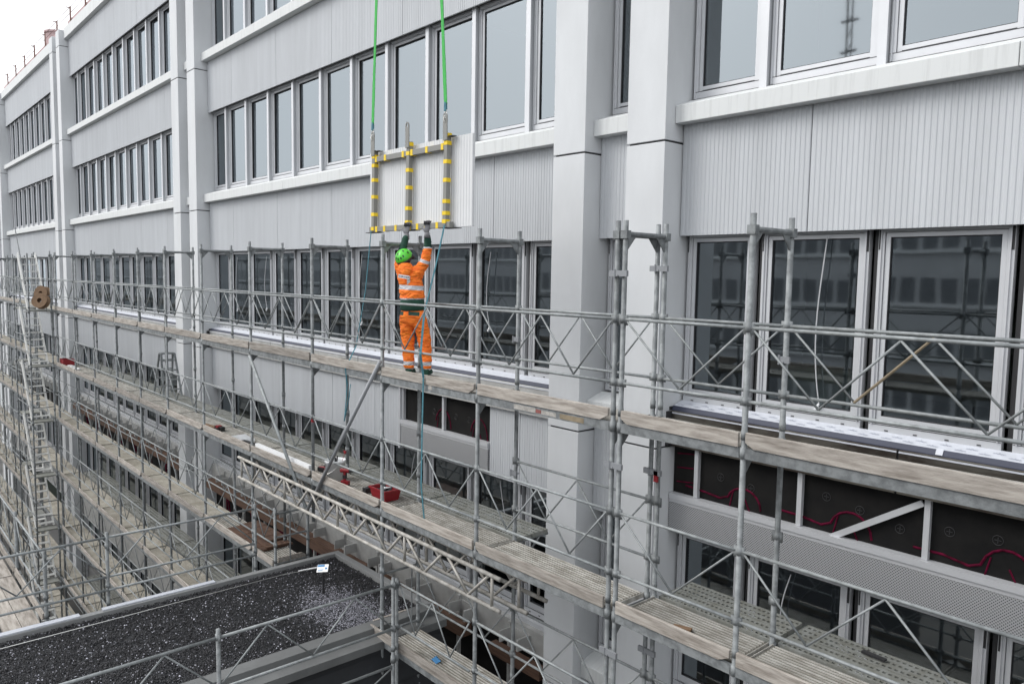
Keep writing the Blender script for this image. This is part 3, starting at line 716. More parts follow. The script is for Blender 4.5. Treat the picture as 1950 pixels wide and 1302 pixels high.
# stair tower
tw = empty('stair_tower', (0, 0, 0), 'tall scaffold stair tower with aluminium flights, far left in front of the facade', 'stair tower')
TX0, TX1, TY0, TY1 = -34.3, -31.45, -3.15, -2.46
for x in (TX0, TX1):
    for y in (TY0, TY1): standard(tw, x, y, GZ, -1.2 if y == TY1 else -1.3)
for k in range(0, 7):
    z = DZ(k); xt, xb2 = TX0+.75, TX1-.45
    for y in (TY0+.05, TY1-.08): MB().bar((xt, y, z+2.0), (xb2, y, z-.02), .04, .17).build('stair_stringer', MT['stair'], tw)
    m = MB()
    for i in range(8):
        t = (i+.5)/8; x = xt+(xb2-xt)*t; zz = z+2-2.0*t; m.box(x-.10, x+.10, TY0+.08, TY1-.1, zz-.03, zz)
    m.build('stair_treads', MT['stair'], tw)
    if k >= 0:
        MB().box(TX1-.6, TX1, TY0+.03, TY1-.03, z-.05, z).build('landing', MT['perf'], tw); MB().box(TX0, TX0+.7, TY0+.03, TY1-.03, z-.05, z).build('landing', MT['perf'], tw)
    m = MB()
    for y in (TY0,):
        m.tube((xt, y, z+2.95), (xb2, y, z+.95), .016, 6); m.tube((TX0, y, z+1.05), (TX1, y, z+1.05), .016, 6); m.tube((TX0, y, z+.5), (TX1, y, z+.5), .016, 6)
    m.tube((TX1, TY0, z+1.05), (TX1, TY1, z+1.05), .016, 6); m.tube((TX1, TY0, z+.5), (TX1, TY1, z+.5), .016, 6)
    if k >= 0: m.build('stair_handrail', MT['galv'], tw)
def reel(name, c, tilt, label):
    m = MB(); R_, r_ = .27, .08; n = 28
    for (z0, z1, ra, rb) in ((-.03, .0, R_, r_), (.16, .19, R_, r_)):
        k = len(m.v)
        for i in range(n):
            a = 2*math.pi*i/n
            for (r, z) in ((ra, z0), (ra, z1), (rb, z1), (rb, z0)): m.v.append((r*math.cos(a), r*math.sin(a), z))
        for i in range(n):
            j = (i+1) % n
            for q in range(4): m.f.append((k+4*i+q, k+4*j+q, k+4*j+(q+1) % 4, k+4*i+(q+1) % 4)); m.mi.append(0)
    m.lathe([(.11, 0), (.11, .16)], n=20)
    o = m.build(name, MT['ply']); o.location = c; o.rotation_euler = tilt; tag(o, label, 'cable reel', 'cable reels on the stair tower')
reel('cable_reel', (-31.75, -2.60, -3.02+.28), (math.radians(80), 0, math.radians(38)), 'upright brown wooden cable reel, upper left of the two on the stair tower landing')
reel('cable_reel', (-31.35, -2.75, -3.0), (math.radians(72), 0, math.radians(50)), 'brown wooden cable reel leaning in front, lower right of the two on the landing')

# ------------------------------------------------------------------ annex with gravel roof
AX0, AX1, AY0, AY1, AZ = -12.92, -9.50, -18.0, -1.24, -7.20
an = empty('annex_building', (0, 0, 0), 'low annex with dark gravel roof, metal parapet edge and black ribbed wall', 'building')
MB().box(AX0+.02, AX1-.04, AY0+.02, AY1-.02, GZ, AZ-.12).build('wall', MT['cladding'], an)
m = MB(); z = AZ-.34
while z > GZ: m.prism([(AX1-.04, z), (AX1+.02, z-.20), (AX1+.02, z-.235), (AX1-.04, z-.26)], 1, AY0, AY1); z -= .27
m.build('wall_cladding', MT['cladding'], an)
m = MB(); zt = AZ+.035
m.box(AX0-.03, AX0+.09, AY0, AY1+.03, zt-.16, zt); m.box(AX0+.09, AX1-.36, AY1-.10, AY1+.03, zt-.16, zt)
m.build('parapet_edge', MT['fascia'], an, bevel=.005)
m = MB().prism([(AX1-.42, AZ-.02), (AX1-.42, AZ+.035), (AX1-.20, AZ+.02), (AX1-.19, AZ-.075), (AX1+.06, AZ-.085), (AX1+.06, AZ-.205), (AX1-.03, AZ-.205), (AX1-.03, AZ-.12)], 1, AY0, AY1+.03)
m.build('parapet_edge', MT['fascia_dark'], an, bevel=.004)
MB().box(AX0+.09, AX1-.42, AY0, AY1-.10, AZ-.12, AZ-.055).build('roof_slab', MT['cladding'], an)
m = MB().box(AX0-.045, AX0+.10, -5.55, -1.9+.0, zt+.003, zt+.018).box(AX0-.05, AX0+.11, -9.5, -5.75, zt+.003, zt+.03); 
MB().box(AX0-.05, AX0+.07, -12, -5.68, zt+.003, zt+.025).build('edge_strip', MT['tape'], an); MB().box(AX0-.05, AX0+.05, -5.36, -3.6, zt+.003, zt+.022).build('edge_strip', MT['tape'], an)
m = MB().path([(AX0+.42, -12, AZ+.01), (AX0+.40, -6.8, AZ+.012), (AX0+.38, -2.5, AZ+.012), (AX0+.5, -1.9, AZ+.015)], .007, 5); m.build('lightning_wire', MT['chrome'], an)
MB().bar((AX0+.42, -2.25, AZ+.02), (AX0+.5, -1.75, AZ+.02), .03, .015).build('wire_clip', MT['white'], an)
# gravel: thousands of small stones
NST = 60000
px = rng.uniform(AX0+.10, AX1-.44, NST); py = AY1-.12-(1-rng.random(NST)**.75)*0 - rng.random(NST)*7.4
sz = rng.uniform(.007, .017, NST); pz = AZ-.05+rng.uniform(0, .035, NST)
base = np.array([(1, 0, 0), (-1, 0, 0), (0, 1, 0), (0, -1, 0), (0, 0, 1), (0, 0, -1)], float)
fac = np.array([(0, 2, 4), (2, 1, 4), (1, 3, 4), (3, 0, 4), (2, 0, 5), (1, 2, 5), (3, 1, 5), (0, 3, 5)])
ang = rng.uniform(0, 6.28, NST); V = np.repeat(base[None], NST, 0)*rng.uniform(.6, 1.25, (NST, 6, 1)); V = V*np.array([1.2, .85, .6])
c_, s_ = np.cos(ang)[:, None], np.sin(ang)[:, None]; tl = rng.uniform(-.7, .7, NST)[:, None]
Vx = V[..., 0]*c_-V[..., 1]*s_; Vy = V[..., 0]*s_+V[..., 1]*c_; Vz = V[..., 2]+Vx*tl
V = np.stack([Vx, Vy, Vz], -1)*sz[:, None, None]+np.stack([px, py, pz], -1)[:, None, :]
F = (fac[None]+6*np.arange(NST)[:, None, None]).reshape(-1, 3)
me = bpy.data.meshes.new('gravel'); me.vertices.add(NST*6); me.vertices.foreach_set('co', V.reshape(-1))
me.loops.add(len(F)*3); me.loops.foreach_set('vertex_index', F.reshape(-1).astype(np.int32)); me.polygons.add(len(F))
me.polygons.foreach_set('loop_start', np.arange(0, len(F)*3, 3, dtype=np.int32))
me.update(calc_edges=True); me.validate()
dist = np.abs((px+10.95)*.35+(py+2.15)*.9)+rng.normal(0, .12, NST); along = (px+10.6)
pale = (np.hypot((px+10.55)/1.25, (py+2.35)/.62)+rng.normal(0, .22, NST)) < .85
shade = np.where(rng.random(NST) < .06, rng.uniform(.15, .6, NST), rng.uniform(.008, .046, NST))
shade = np.where(pale, rng.uniform(.13, .38, NST), shade)
at = me.attributes.new('tone', 'FLOAT', 'FACE'); at.data.foreach_set('value', np.repeat(shade, 8))
gm = bpy.data.materials.new('roof_gravel'); gm.use_nodes = True; t = gm.node_tree; b = t.nodes['Principled BSDF']; b.inputs['Roughness'].default_value = .6
a_ = t.nodes.new('ShaderNodeAttribute'); a_.attribute_name = 'tone'; cb = t.nodes.new('ShaderNodeCombineColor'); mu = t.nodes.new('ShaderNodeMath'); mu.operation = 'MULTIPLY'; mu.inputs[1].default_value = 1.13
t.links.new(a_.outputs['Fac'], cb.inputs[0]); t.links.new(a_.outputs['Fac'], cb.inputs[1]); t.links.new(a_.outputs['Fac'], mu.inputs[0]); t.links.new(mu.outputs[0], cb.inputs[2]); t.links.new(cb.outputs[0], b.inputs['Base Color'])
me.materials.append(gm); go = bpy.data.objects.new('gravel', me); COL.objects.link(go); tag(go, 'dark grey gravel with pale chips covering the annex roof', 'gravel', kind='stuff')
# roof sensor plate
rs = empty('roof_sign', (-11.42, -2.33, AZ-.02), 'small white and blue plate on a black post standing in the gravel', 'sign')
MB().tube((0, 0, 0), (0, 0, .36), .018, 8).build('post', MT['dark'], rs)
pl = MB().box(-.10, .10, -.006, .006, -.055, .075); o = pl.build('plate', MT['white'], rs); o.location = (.02, -.02, .44); o.rotation_euler = (math.radians(-40), math.radians(-8), math.radians(38))
q = MB().box(-.095, .03, -.009, -.0065, .035, .07).box(.045, .08, -.009, -.0065, -.01, .02).box(-.08, .02, -.009, -.0065, -.02, -.012).box(-.08, .0, -.009, -.0065, -.035, -.03).build('printed_mark', MT['bluewrap'], o)

# annex guard scaffolds
def yrail(parent, x, y0, y1, zt, low=.65, extra=True):
    m = MB(); m.tube((x, y0, zt), (x, y1, zt), .020, 8); m.tube((x, y0, zt-low), (x, y1, zt-low), .020, 8)
    L = y1-y0; n = 2 if L < 2 else 4; ps = [(x, y0+L*i/n, zt-.02 if i % 2 else zt-low+.02) for i in range(n+1)]
    for a, b in zip(ps, ps[1:]): m.tube(a, b, .0115, 6)
    if extra: m.tube((x+.05, y0, zt-low-.2), (x+.05, y1, zt-low-.2), .020, 8)
    m.build('guardrail', MT['galv_light'], parent, smooth=True)
gl_ = empty('roof_guard_scaffold', (0, 0, 0), 'scaffold guard rails crossing above the far edge of the gravel roof', 'scaffold', 'guard scaffolds round the gravel roof')
gr_ = empty('roof_guard_scaffold', (0, 0, 0), 'scaffold guard rails along the near edge of the gravel roof beside the black wall', 'scaffold', 'guard scaffolds round the gravel roof')
for y in (-2.75, -5.2, -7.7): standard(gl_, -13.2, y, GZ, -6.02)
for a, b in ((-7.7, -5.2), (-5.2, -2.75)): yrail(gl_, -13.2, a, b, -6.10)
for y in (-2.5, -5.0, -7.5): standard(gr_, -9.0, y, GZ, -6.14)
for a, b in ((-7.5, -5.0), (-5.0, -2.5)): yrail(gr_, -9.0, a, b, -6.25, extra=False); 
m = MB()
for a, b in ((-7.5, -5.0), (-5.0, -2.5)):
    m.tube((-9.0, a, -7.45), (-9.0, b, -7.45), .02, 8); m.tube((-9.0, a, -7.47), (-9.0, (a+b)/2, -8.1), .0115, 6); m.tube((-9.0, (a+b)/2, -8.1), (-9.0, b, -7.47), .0115, 6)
m.build('ledger', MT['galv_light'], gr_, smooth=True)
# low side run behind the annex
sr = empty('side_scaffold', (0, 0, 0), 'low timber decked scaffold run at the bottom left corner beyond the gravel roof', 'scaffold')
xs_ = [-13.3, -15.8, -18.3, -20.8, -23.3]
for x in xs_:
    for y in (-6.05, -6.70): standard(sr, x, y, GZ, DZ(2)+1.15)
for a, b in zip(xs_[1:], xs_):
    for y in (-6.05,):
        inst(rail_mesh(b-a), 'guardrail', sr, (a, y, DZ(2)+1.06)); 
    for q in range(2): MB().box(a+.02+.002*q, b-.02, -6.61+.245*q, -6.61+.245*q+.235, DZ(2)-.05-.004*q, DZ(2)-.004*q).build('deck_plank', MT['toe'], sr)
    toe_board(sr, a+.03, b-.03, DZ(2), y=-6.10); MB().box(a+.03, b-.03, -6.02, -5.98, DZ(2)-.1, DZ(2)-.01).build('edge_beam', MT['galv'], sr)

# ------------------------------------------------------------------ ground and surroundings
gm_ = MB().quad((-400, -400, GZ), (400, -400, GZ), (400, 400, GZ), (-400, 400, GZ)).build('ground', MT['ground']); gm_['kind'] = 'structure'
ob = empty('opposite_building', (-20, -50, GZ), 'office block across the yard, seen only as a dark reflection in the windows', 'building')
W0, W1 = -260, 70
m = MB().box(W0, W1, -14, 0, 0, 22.3); m.build('wall', MT['opp'], ob)
m = MB()
for r in range(5):
    z0 = 2.2+r*3.95
    x = W0+1
    while x < W1-2: m.box(x, x+1.05, .0, .05, z0, z0+1.9); x += 1.45
o = m.build('windows', MT['oppglass'], ob); o['kind'] = 'stuff'
m = MB()
for r in range(5):
    z0 = 2.2+r*3.95; m.box(W0, W1, 0, .25, z0-.3, z0-.05)
m.build('sill_band', MT['sill'], ob)

# ------------------------------------------------------------------ lifting frame and hung panel
PY = -1.85
def bands(m, a, b, ts, w, h, bw=.055):
    a = Vector(a); b = Vector(b); d_ = (b-a).normalized(); L = (b-a).length
    for t_ in ts: MB().bar(a+d_*(t_*L-bw/2), a+d_*(t_*L+bw/2), w+.008, h+.008).build('tape_band', MT['yellow'], m)
lf = empty('hoisting_rig', (-9.59, PY, -1.16), 'grey steel lifting frame wrapped with yellow tape bands, hanging from two green slings', 'lifting frame')
LO = Vector((-9.59, PY, -1.16))
def lp(x, y, z): return (x-LO.x, y-LO.y, z-LO.z)
for x, zt in ((-10.56, .10), (-9.60, .12), (-8.67, .12)):
    a, b = lp(x-.03, PY, -1.14 if x != -9.60 else -1.09), lp(x, PY, zt); o = MB().bar(a, b, .075, .07).build('upright_bar', MT['frame_grey'], lf, bevel=.004)
    bands(o, a, b, {-10.56: [.02, .20, .42, .63, .81, .92], -9.60: [.03, .2, .45, .66, .86, .97], -8.67: [.05, .14, .27, .5, .7, .9, .985]}[x], .075, .07)
    # lifting lug with hole
    m = MB(); n = 16; k = len(m.v); w_ = .045; zt2 = zt+.30; hc = zt+.235; yy = PY-.035
    outer = [(-w_, zt-.09), (w_, zt-.09)] + [(w_*math.cos(q), zt2-.045+.045*math.sin(q)) for q in np.linspace(0, math.pi, 12)]
    hole = [(.022*math.cos(q), hc+.028*math.sin(q)) for q in np.linspace(0, 2*math.pi, 13)[:-1]]
    # build as two plates either side of the hole plus bridge pieces
    bmx = [(-w_, zt-.09), (w_, zt-.09), (w_, hc-.05), (-w_, hc-.05)]
    m.prism([(x+p-.0, q) for p, q in bmx], 1, PY-.052, PY-.038)
    ring = 16
    for i in range(ring):
        q0, q1 = 2*math.pi*i/ring, 2*math.pi*(i+1)/ring
        def ro(q):
            cx, sx_ = math.cos(q), math.sin(q)
            s_ = w_/max(abs(cx), abs(sx_)) if sx_ < 0 else w_
            return (x+cx*s_, hc+sx_*(s_ if sx_ >= 0 else .05/ w_*s_))
        def ri(q): return (x+.022*math.cos(q), hc+.028*math.sin(q))
        A, B, C_, D_ = ri(q0), ro(q0), ro(q1), ri(q1); m.prism([A, B, C_, D_], 1, PY-.052, PY-.038)
    for v in range(len(m.v)): m.v[v] = lp(*m.v[v])
    m.build('lifting_lug', MT['frame_grey'], lf)
for z, ts in ((-.045, [.03, .17, .43, .55, .75, .95]), (-1.125, [.10, .21, .36, .54, .63, .73, .86])):
    a, b = lp(-10.56 if z > -1 else -10.70, PY+.01, z), lp(-8.67 if z > -1 else -8.58, PY+.01, z); o = MB().bar(a, b, .07, .08).build('cross_bar', MT['frame_grey'], lf, bevel=.004)
    bands(o, a, b, ts, .07, .08)
m = MB()
for x0, x1 in ((-10.80, -10.45), (-9.75, -9.45), (-8.75, -8.45)): m.box(*[q for p in ((x0-LO.x, x1-LO.x), (-.03, .09), (-1.178-LO.z, -1.168-LO.z)) for q in p])
for x in (-10.56, -8.67): m.box(x-LO.x+.03, x-LO.x+.14, -.03, .05, .075-LO.z, .085-LO.z)
m.build('support_plate', MT['gasket'], lf)
fp = empty('facade_panel', (-9.5, PY+.08, -1.16), 'pale ribbed facade panel clamped to the hanging lifting frame', 'facade panel')
o = corr('panel_sheet', -10.83, -8.20, -1.155, .085, MT['newpanel'], fp, y=PY+.075); o.location = (9.5, -(PY+.08), 1.16)
def sling(x0, z0, dx, label):
    z1 = 10.0; x1 = x0+dx*(z1-z0); root = empty('lifting_sling', (x0, PY-.045, z0-.1), label, 'sling', 'green lifting slings')
    pts = [(x0+(x1-x0)*t*t**0, 0, z0+.1+(z1-z0-.1)*t) for t in np.linspace(0, 1, 26)]
    m = MB()
    for i, (a, b) in enumerate(zip(pts, pts[1:])):
        wa = .060+.008*math.sin(i*1.7); wb = .060+.008*math.sin((i+1)*1.7)
        for s0 in (1,): m.prism([(a[0]-wa/2-x0, a[2]-z0+.1), (a[0]+wa/2-x0, a[2]-z0+.1), (b[0]+wb/2-x0, b[2]-z0+.1), (b[0]-wb/2-x0, b[2]-z0+.1)], 1, -.006, .004)
    m.build('webbing_strap', MT['strap'], root)
    MB().prism([(-.022, .10), (.022, .10), (.020, .22), (-.020, .22)], 1, -.014, .012).build('strap_sleeve', MT['teal'], root)
    m = MB()
    for (cx, cz, rx, rz, ax) in ((0, .055, .026, .05, 0), (0, -.01, .026, .045, 1), (0, .10, .022, .03, 0)):
        n = 14
        for i in range(n):
            q0, q1 = 2*math.pi*i/n, 2*math.pi*(i+1)/n
            if ax == 0: p0, p1 = (cx+rx*math.cos(q0), 0, cz+rz*math.sin(q0)), (cx+rx*math.cos(q1), 0, cz+rz*math.sin(q1))
            else: p0, p1 = (cx+.4*rx*math.cos(q0), rx*math.cos(q0), cz+rz*math.sin(q0)), (cx+.4*rx*math.cos(q1), rx*math.cos(q1), cz+rz*math.sin(q1))
            m.tube(p0, p1, .007, 6)
    m.build('shackle', MT['chrome'], root, smooth=True)
sling(-10.56, .40, .055, 'left green webbing sling with steel shackle on the outer left lug')
sling(-8.665, .42, -.078, 'right green webbing sling with steel shackle on the outer right lug')
def strap(pts, label, w_=.022):
    m = MB()
    for a, b in zip(pts, pts[1:]): m.bar(a, b, w_, .006)
    o = m.build('tag_rope', MT['teal']); tag(o, label, 'rope', 'teal tag ropes'); return o
strap([(-10.60, -1.90, -1.15), (-10.74, -1.92, -2.1), (-10.90, -2.0, -3.0), (-10.55, -2.39, -3.3), (-10.46, -2.41, -3.55), (-10.49, -2.43, -3.95), (-10.52, -2.43, -4.12), (-10.38, -2.42, -3.7), (-10.36, -2.41, -3.52)], 'teal tag rope hanging left of the worker, looped over the toe board', .018)
strap([(-8.66, -1.90, -1.13), (-8.75, -1.98, -1.7), (-8.92, -2.05, -2.36), (-8.52, -2.39, -2.9), (-8.42, -2.41, -3.2), (-8.44, -2.41, -3.9), (-8.47, -2.40, -4.7), (-8.50, -2.32, -5.24)], 'teal tag rope hanging right of the worker down to the lower deck', .03)

# ------------------------------------------------------------------ worker
def skin(name, joints, edges, mt, parent, root=0, sub=2, extra=None, smooth=True):
    """joints: list of (x,y,z,rx,ry)"""
    me = bpy.data.meshes.new(name); me.from_pydata([j[:3] for j in joints], edges, []); o = bpy.data.objects.new(name, me); COL.objects.link(o)
    md = o.modifiers.new('s', 'SKIN'); md.use_smooth_shade = True
    for i, sv in enumerate(me.skin_vertices[0].data):
        j = joints[i]; sv.radius = (j[3], j[4] if len(j) > 4 else j[3]); sv.use_root = (i == root)
    m2 = o.modifiers.new('ss', 'SUBSURF'); m2.levels = sub; m2.render_levels = sub
    dg = bpy.context.evaluated_depsgraph_get(); nm = bpy.data.meshes.new_from_object(o.evaluated_get(dg)); nm.name = name
    bpy.data.objects.remove(o)
    nm.materials.clear()
    for q in (mt if isinstance(mt, list) else [mt]): nm.materials.append(q)
    if extra: extra(nm)
    o = bpy.data.objects.new(name, nm); COL.objects.link(o); o.parent = parent; return o
pw = empty('person', (-9.2, -1.95, -3.285), 'worker in orange clothes and green helmet seen from behind, arms raised to the hanging frame', 'person')
pw.rotation_euler = (0, 0, math.radians(40))
# body (continuous), facing local +y
J = [(-.09, 0, .93, .10, .075), (-.10, 0, 1.12, .09, .07), (-.125, .0, 1.32, .11, .07), (-.14, .0, 1.47, .09, .06), (-.165, .0, 1.565, .055, .055), (-.205, .03, 1.64, .06, .065), (-.232, .03, 1.715, .082, .095), (-.245, .025, 1.775, .07, .08),
     (-.285, .0, 1.50, .065, .06), (-.315, .03, 1.62, .05, .05), (-.300, .10, 1.77, .044, .044), (-.262, .20, 1.98, .030, .028), (-.250, .225, 2.04, .028, .024),
     (.005, .0, 1.50, .065, .06), (.07, .0, 1.61, .052, .05), (.118, .0, 1.735, .045, .044), (.127, -.01, 1.97, .030, .028), (.126, -.03, 2.03, .028, .024),
     (-.185, .0, .86, .095, .09), (-.165, .03, .50, .062, .062), (-.140, .0, .10, .043, .045), (-.13, .09, .035, .045, .035),
     (.02, .0, .86, .095, .09), (.085, .02, .52, .062, .062), (.120, .0, .10, .043, .045), (.125, .09, .035, .045, .035)]
E_ = [(0, 1), (1, 2), (2, 3), (3, 4), (4, 5), (5, 6), (6, 7), (3, 8), (8, 9), (9, 10), (10, 11), (11, 12), (3, 13), (13, 14), (14, 15), (15, 16), (16, 17), (0, 18), (18, 19), (19, 20), (20, 21), (0, 22), (22, 23), (23, 24), (24, 25)]
body = skin('body', J, E_, MT['skin'], pw)
m = MB()
def ball(m, c, r, n=10):
    m.lathe([(r[0]*math.sin(a)+1e-4, -r[1]*math.cos(a)) for a in np.linspace(0, math.pi, 8)], c, n)
# nose, eyes, ears, mouth on the front of the head (+y, tilted up)
m.tube((-.235, .115, 1.74), (-.238, .145, 1.715), .012, 8, .017); ball(m, (-.152, .04, 1.71), (.012, .026)); ball(m, (-.315, .04, 1.71), (.012, .026))
m.build('face_features', MT['skin'], pw, smooth=True)
m = MB(); ball(m, (-.265, .118, 1.752), (.011, .009)); ball(m, (-.207, .118, 1.752), (.011, .009)); m.box(-.26, -.215, .112, .120, 1.675, 1.681); m.build('eyes', MT['dark'], pw)
# trousers
LEGB = [(.143, .200, -9, 9, 0, (.55, .56, .58)), (.036, .098, -9, 9, 0, (.55, .56, .58))]
MT['trouser'] = hivis('orange_trousers', LEGB+[(.872, .925, -.29, -.20, .0, (.012, .05, .035)), (.868, .925, -.12, .04, .05, (.012, .05, .035))])
T = [(-.095, -.005, 1.0, .18, .135), (-.095, -.005, .88, .195, .155), (-.175, .0, .78, .125, .13), (-.178, .03, .63, .105, .115), (-.168, .035, .50, .098, .105), (-.158, .01, .34, .085, .095), (-.143, .0, .17, .080, .088), (-.138, .0, .05, .078, .085),
     (.008, .0, .78, .125, .13), (.052, .02, .63, .105, .115), (.085, .025, .50, .096, .105), (.106, .01, .34, .084, .092), (.118, .0, .17, .078, .086), (.122, .0, .05, .076, .082)]
def crumple(amp, fr, seed):
    def f(nm):
        for v in nm.vertices:
            p = v.co; s_ = math.sin(p.z*fr+3*math.sin(p.x*13+seed)+2*p.y*9)*.6+math.sin(p.z*fr*2.3+p.x*31+seed*2)*.4
            v.co = p+v.normal*amp*s_
    return f
skin('trousers', T, [(0, 1), (1, 2), (2, 3), (3, 4), (4, 5), (5, 6), (6, 7), (1, 8), (8, 9), (9, 10), (10, 11), (11, 12), (12, 13)], MT['trouser'], pw, sub=3, extra=crumple(.007, 38, 1))
# green jumper hem and sleeves under the jacket
G = [(-.10, .0, .90, .17, .13), (-.10, .0, .975, .200, .155), (-.10, .0, 1.04, .198, .155), (-.10, .0, 1.13, .18, .14), (-.10, 0, 1.2, .15, .1)]
skin('jumper_hem', G, [(0, 1), (1, 2), (2, 3), (3, 4)], MT['dkgreen'], pw, extra=crumple(.004, 60, 2))
for nm_, A in (('left', [(-.302, .09, 1.74, .060), (-.283, .14, 1.85, .060), (-.266, .185, 1.955, .052), (-.255, .215, 2.04, .046)]), ('right', [(.118, .0, 1.76, .06), (.125, .005, 1.86, .062), (.128, -.01, 1.955, .056), (.127, -.03, 2.05, .048)])):
    skin('jumper_sleeve', A, [(0, 1), (1, 2), (2, 3)], MT['dkgreen'], pw, extra=crumple(.003, 70, 3))
# jacket
REF = (.56, .57, .60)
JB = [(1.052, 1.118, -.40, .20, 0, REF), (1.235, 1.300, -.40, .14, .04, REF), (1.835, 1.885, .04, .30, 0, REF), (1.655, 1.705, -.01, .20, .35, REF), (1.44, 1.53, -.145, -.10, -.9, REF), (1.38, 1.47, -.36, -.31, 0, REF)]
MT['jacket'] = hivis('orange_jacket', JB)
K = [(-.10, .0, 1.05, .205, .155), (-.10, .0, 1.16, .20, .155), (-.115, .0, 1.28, .195, .142), (-.135, .0, 1.40, .195, .138), (-.145, .0, 1.50, .15, .12), (-.155, .0, 1.56, .095, .10),
     (-.265, .0, 1.50, .095, .09), (-.31, .02, 1.60, .082, .08), (-.305, .09, 1.73, .072, .072), (-.300, .105, 1.765, .070, .070),
     (-.01, .0, 1.50, .105, .095), (.062, .0, 1.60, .09, .085), (.108, .0, 1.71, .078, .076), (.122, .0, 1.82, .068, .068), (.126, .0, 1.880, .066, .066)]
skin('jacket', K, [(0, 1), (1, 2), (2, 3), (3, 4), (4, 5), (4, 6), (6, 7), (7, 8), (8, 9), (4, 10), (10, 11), (11, 12), (12, 13), (13, 14)], MT['jacket'], pw, sub=3, extra=crumple(.008, 42, 4))
# hood lying on the back, label
H = [(-.185, -.055, 1.615, .105, .06), (-.170, -.10, 1.565, .115, .06), (-.160, -.125, 1.50, .105, .045), (-.155, -.135, 1.43, .05, .03)]
skin('hood', H, [(0, 1), (1, 2), (2, 3)], hivis('orange_hood', []), pw, extra=crumple(.004, 45, 5))
lb = MB().box(-.305, -.145, -.004, .0, -.024, .024); o = lb.build('back_label', MT['white'], pw); o.location = (.045, -.168, 1.395); o.rotation_euler = (math.radians(-4), math.radians(8), 0)
tl_ = text_mesh('SUBUNER', .036); tl_.materials.clear(); tl_.materials.append(MT['dark']); lt = inst(tl_, 'label_text', o, (-.298, -.006, -.012)); lt.rotation_euler = (math.radians(90), 0, 0)
# helmet
hr = Matrix.Rotation(math.radians(26), 4, 'X') @ Matrix.Rotation(math.radians(-20), 4, 'Y')
m = MB(); prof = [(.128*math.sin(a), .120*math.cos(a)) for a in np.linspace(.02, math.pi*.54, 12)]; m.lathe(prof, n=26)
for i, (a, b) in enumerate(((-.5, .95), (-1.1, .95), (-1.6, .9), (-2.2, .95), (0.2, .6))):
    pass
hel = m.build('helmet', MT['green_hel'], pw, smooth=True); hel.matrix_local = Matrix.Translation((-.228, .005, 1.705)) @ hr; hel.scale = (.98, 1.12, 1.0)
so_ = hel.modifiers.new('t', 'SOLIDIFY'); so_.thickness = .004
m = MB()
for az, el in ((-1.1, 28), (-1.45, 22), (-1.85, 22), (-2.2, 28), (-.6, 60), (-.3, 30), (-1.9, 55)):
    e_ = math.radians(el); c = Vector((.127*math.cos(az)*math.cos(e_), .127*math.sin(az)*math.cos(e_), .120*math.sin(e_))); n_ = c.normalized(); m.bar(c-n_*.004, c+n_*.006, .020, .032)
m.build('vent', MT['dark'], hel)
m = MB(); m.lathe([(.126, -.012), (.131, -.012), (.129, -.040), (.118, -.055), (.112, -.03)], n=26); m.build('headband', MT['dark'], hel, smooth=True)
ball(m2 := MB(), (.125, .01, -.035), (.03, .04)); m2.tube((.125, .02, -.06), (.10, .13, -.11), .006, 6); m2.build('ear_defender', MT['dark'], hel, smooth=True)
m = MB(); ball(m, (0, 0, 0), (.088, .085), 14); o = m.build('hair', MT['hair'], pw, smooth=True); o.location = (-.212, -.012, 1.665)
# gloves: palm, four curled fingers and a thumb each
def glove(c, up, fwd, side, mirror):
    c = Vector(c); up = Vector(up).normalized(); fwd = Vector(fwd).normalized(); sd = up.cross(fwd).normalized()*mirror
    P = lambda u, f, s: tuple(c+(up*u+fwd*f+sd*s)*1.2)
    Js = [(*P(-.045, 0, 0), .030, .024), (*P(0, 0, 0), .036, .020), (*P(.045, .004, 0), .038, .017)]; Es = [(0, 1), (1, 2)]
    for i, (s_, l_) in enumerate(((-.030, .062), (-.010, .072), (.011, .068), (.030, .052))):
        k = len(Js); Js += [(*P(.062, .006, s_*1.0), .0115), (*P(.062+l_*.45, .012, s_*1.12), .0105), (*P(.062+l_*.72, .034, s_*1.12), .0095), (*P(.062+l_*.70, .058, s_*1.1), .008)]
        Es += [(2, k), (k, k+1), (k+1, k+2), (k+2, k+3)]
    k = len(Js); Js += [(*P(.0, .008, .040), .015), (*P(.022, .022, .066), .0125), (*P(.040, .042, .078), .0105)]; Es += [(1, k), (k, k+1), (k+1, k+2)]
    Js = [(*q[:3], *[v*1.2 for v in q[3:]]) for q in Js]
    o = skin('glove', Js, Es, MT['glove'], pw, sub=2)
    m = MB(); lo = P(-.09, 0, 0); m.tube(P(-.10, 0, 0), P(-.035, 0, 0), .046, 12, .038); m.build('cuff', MT['glove'], o, smooth=True)
    m = MB(); 
    for s_ in (-.030, -.010, .011, .030): m.tube(P(.058, -.010, s_), P(.100, -.002, s_*1.12), .0135, 8, .0125)
    m.build('knuckle_patch', MT['glove2'], o, smooth=True)
glove((-.250, .232, 2.095), (.03, .12, 1), (0, 1, -.1), 0, 1)
glove((.126, -.038, 2.105), (0, .06, 1), (0, 1, -.1), 0, 1)
# boots
for x in (-.135, .124):
    m = MB(); ball(m, (x, .03, .05), (.055, .05), 12); m.prism([(-.075, 0), (.19, 0), (.20, .03), (.17, .065), (.04, .10), (-.075, .09)], 0, x-.045, x+.045)
    m.build('boot', MT['dkgreen'], pw, bevel=.012)

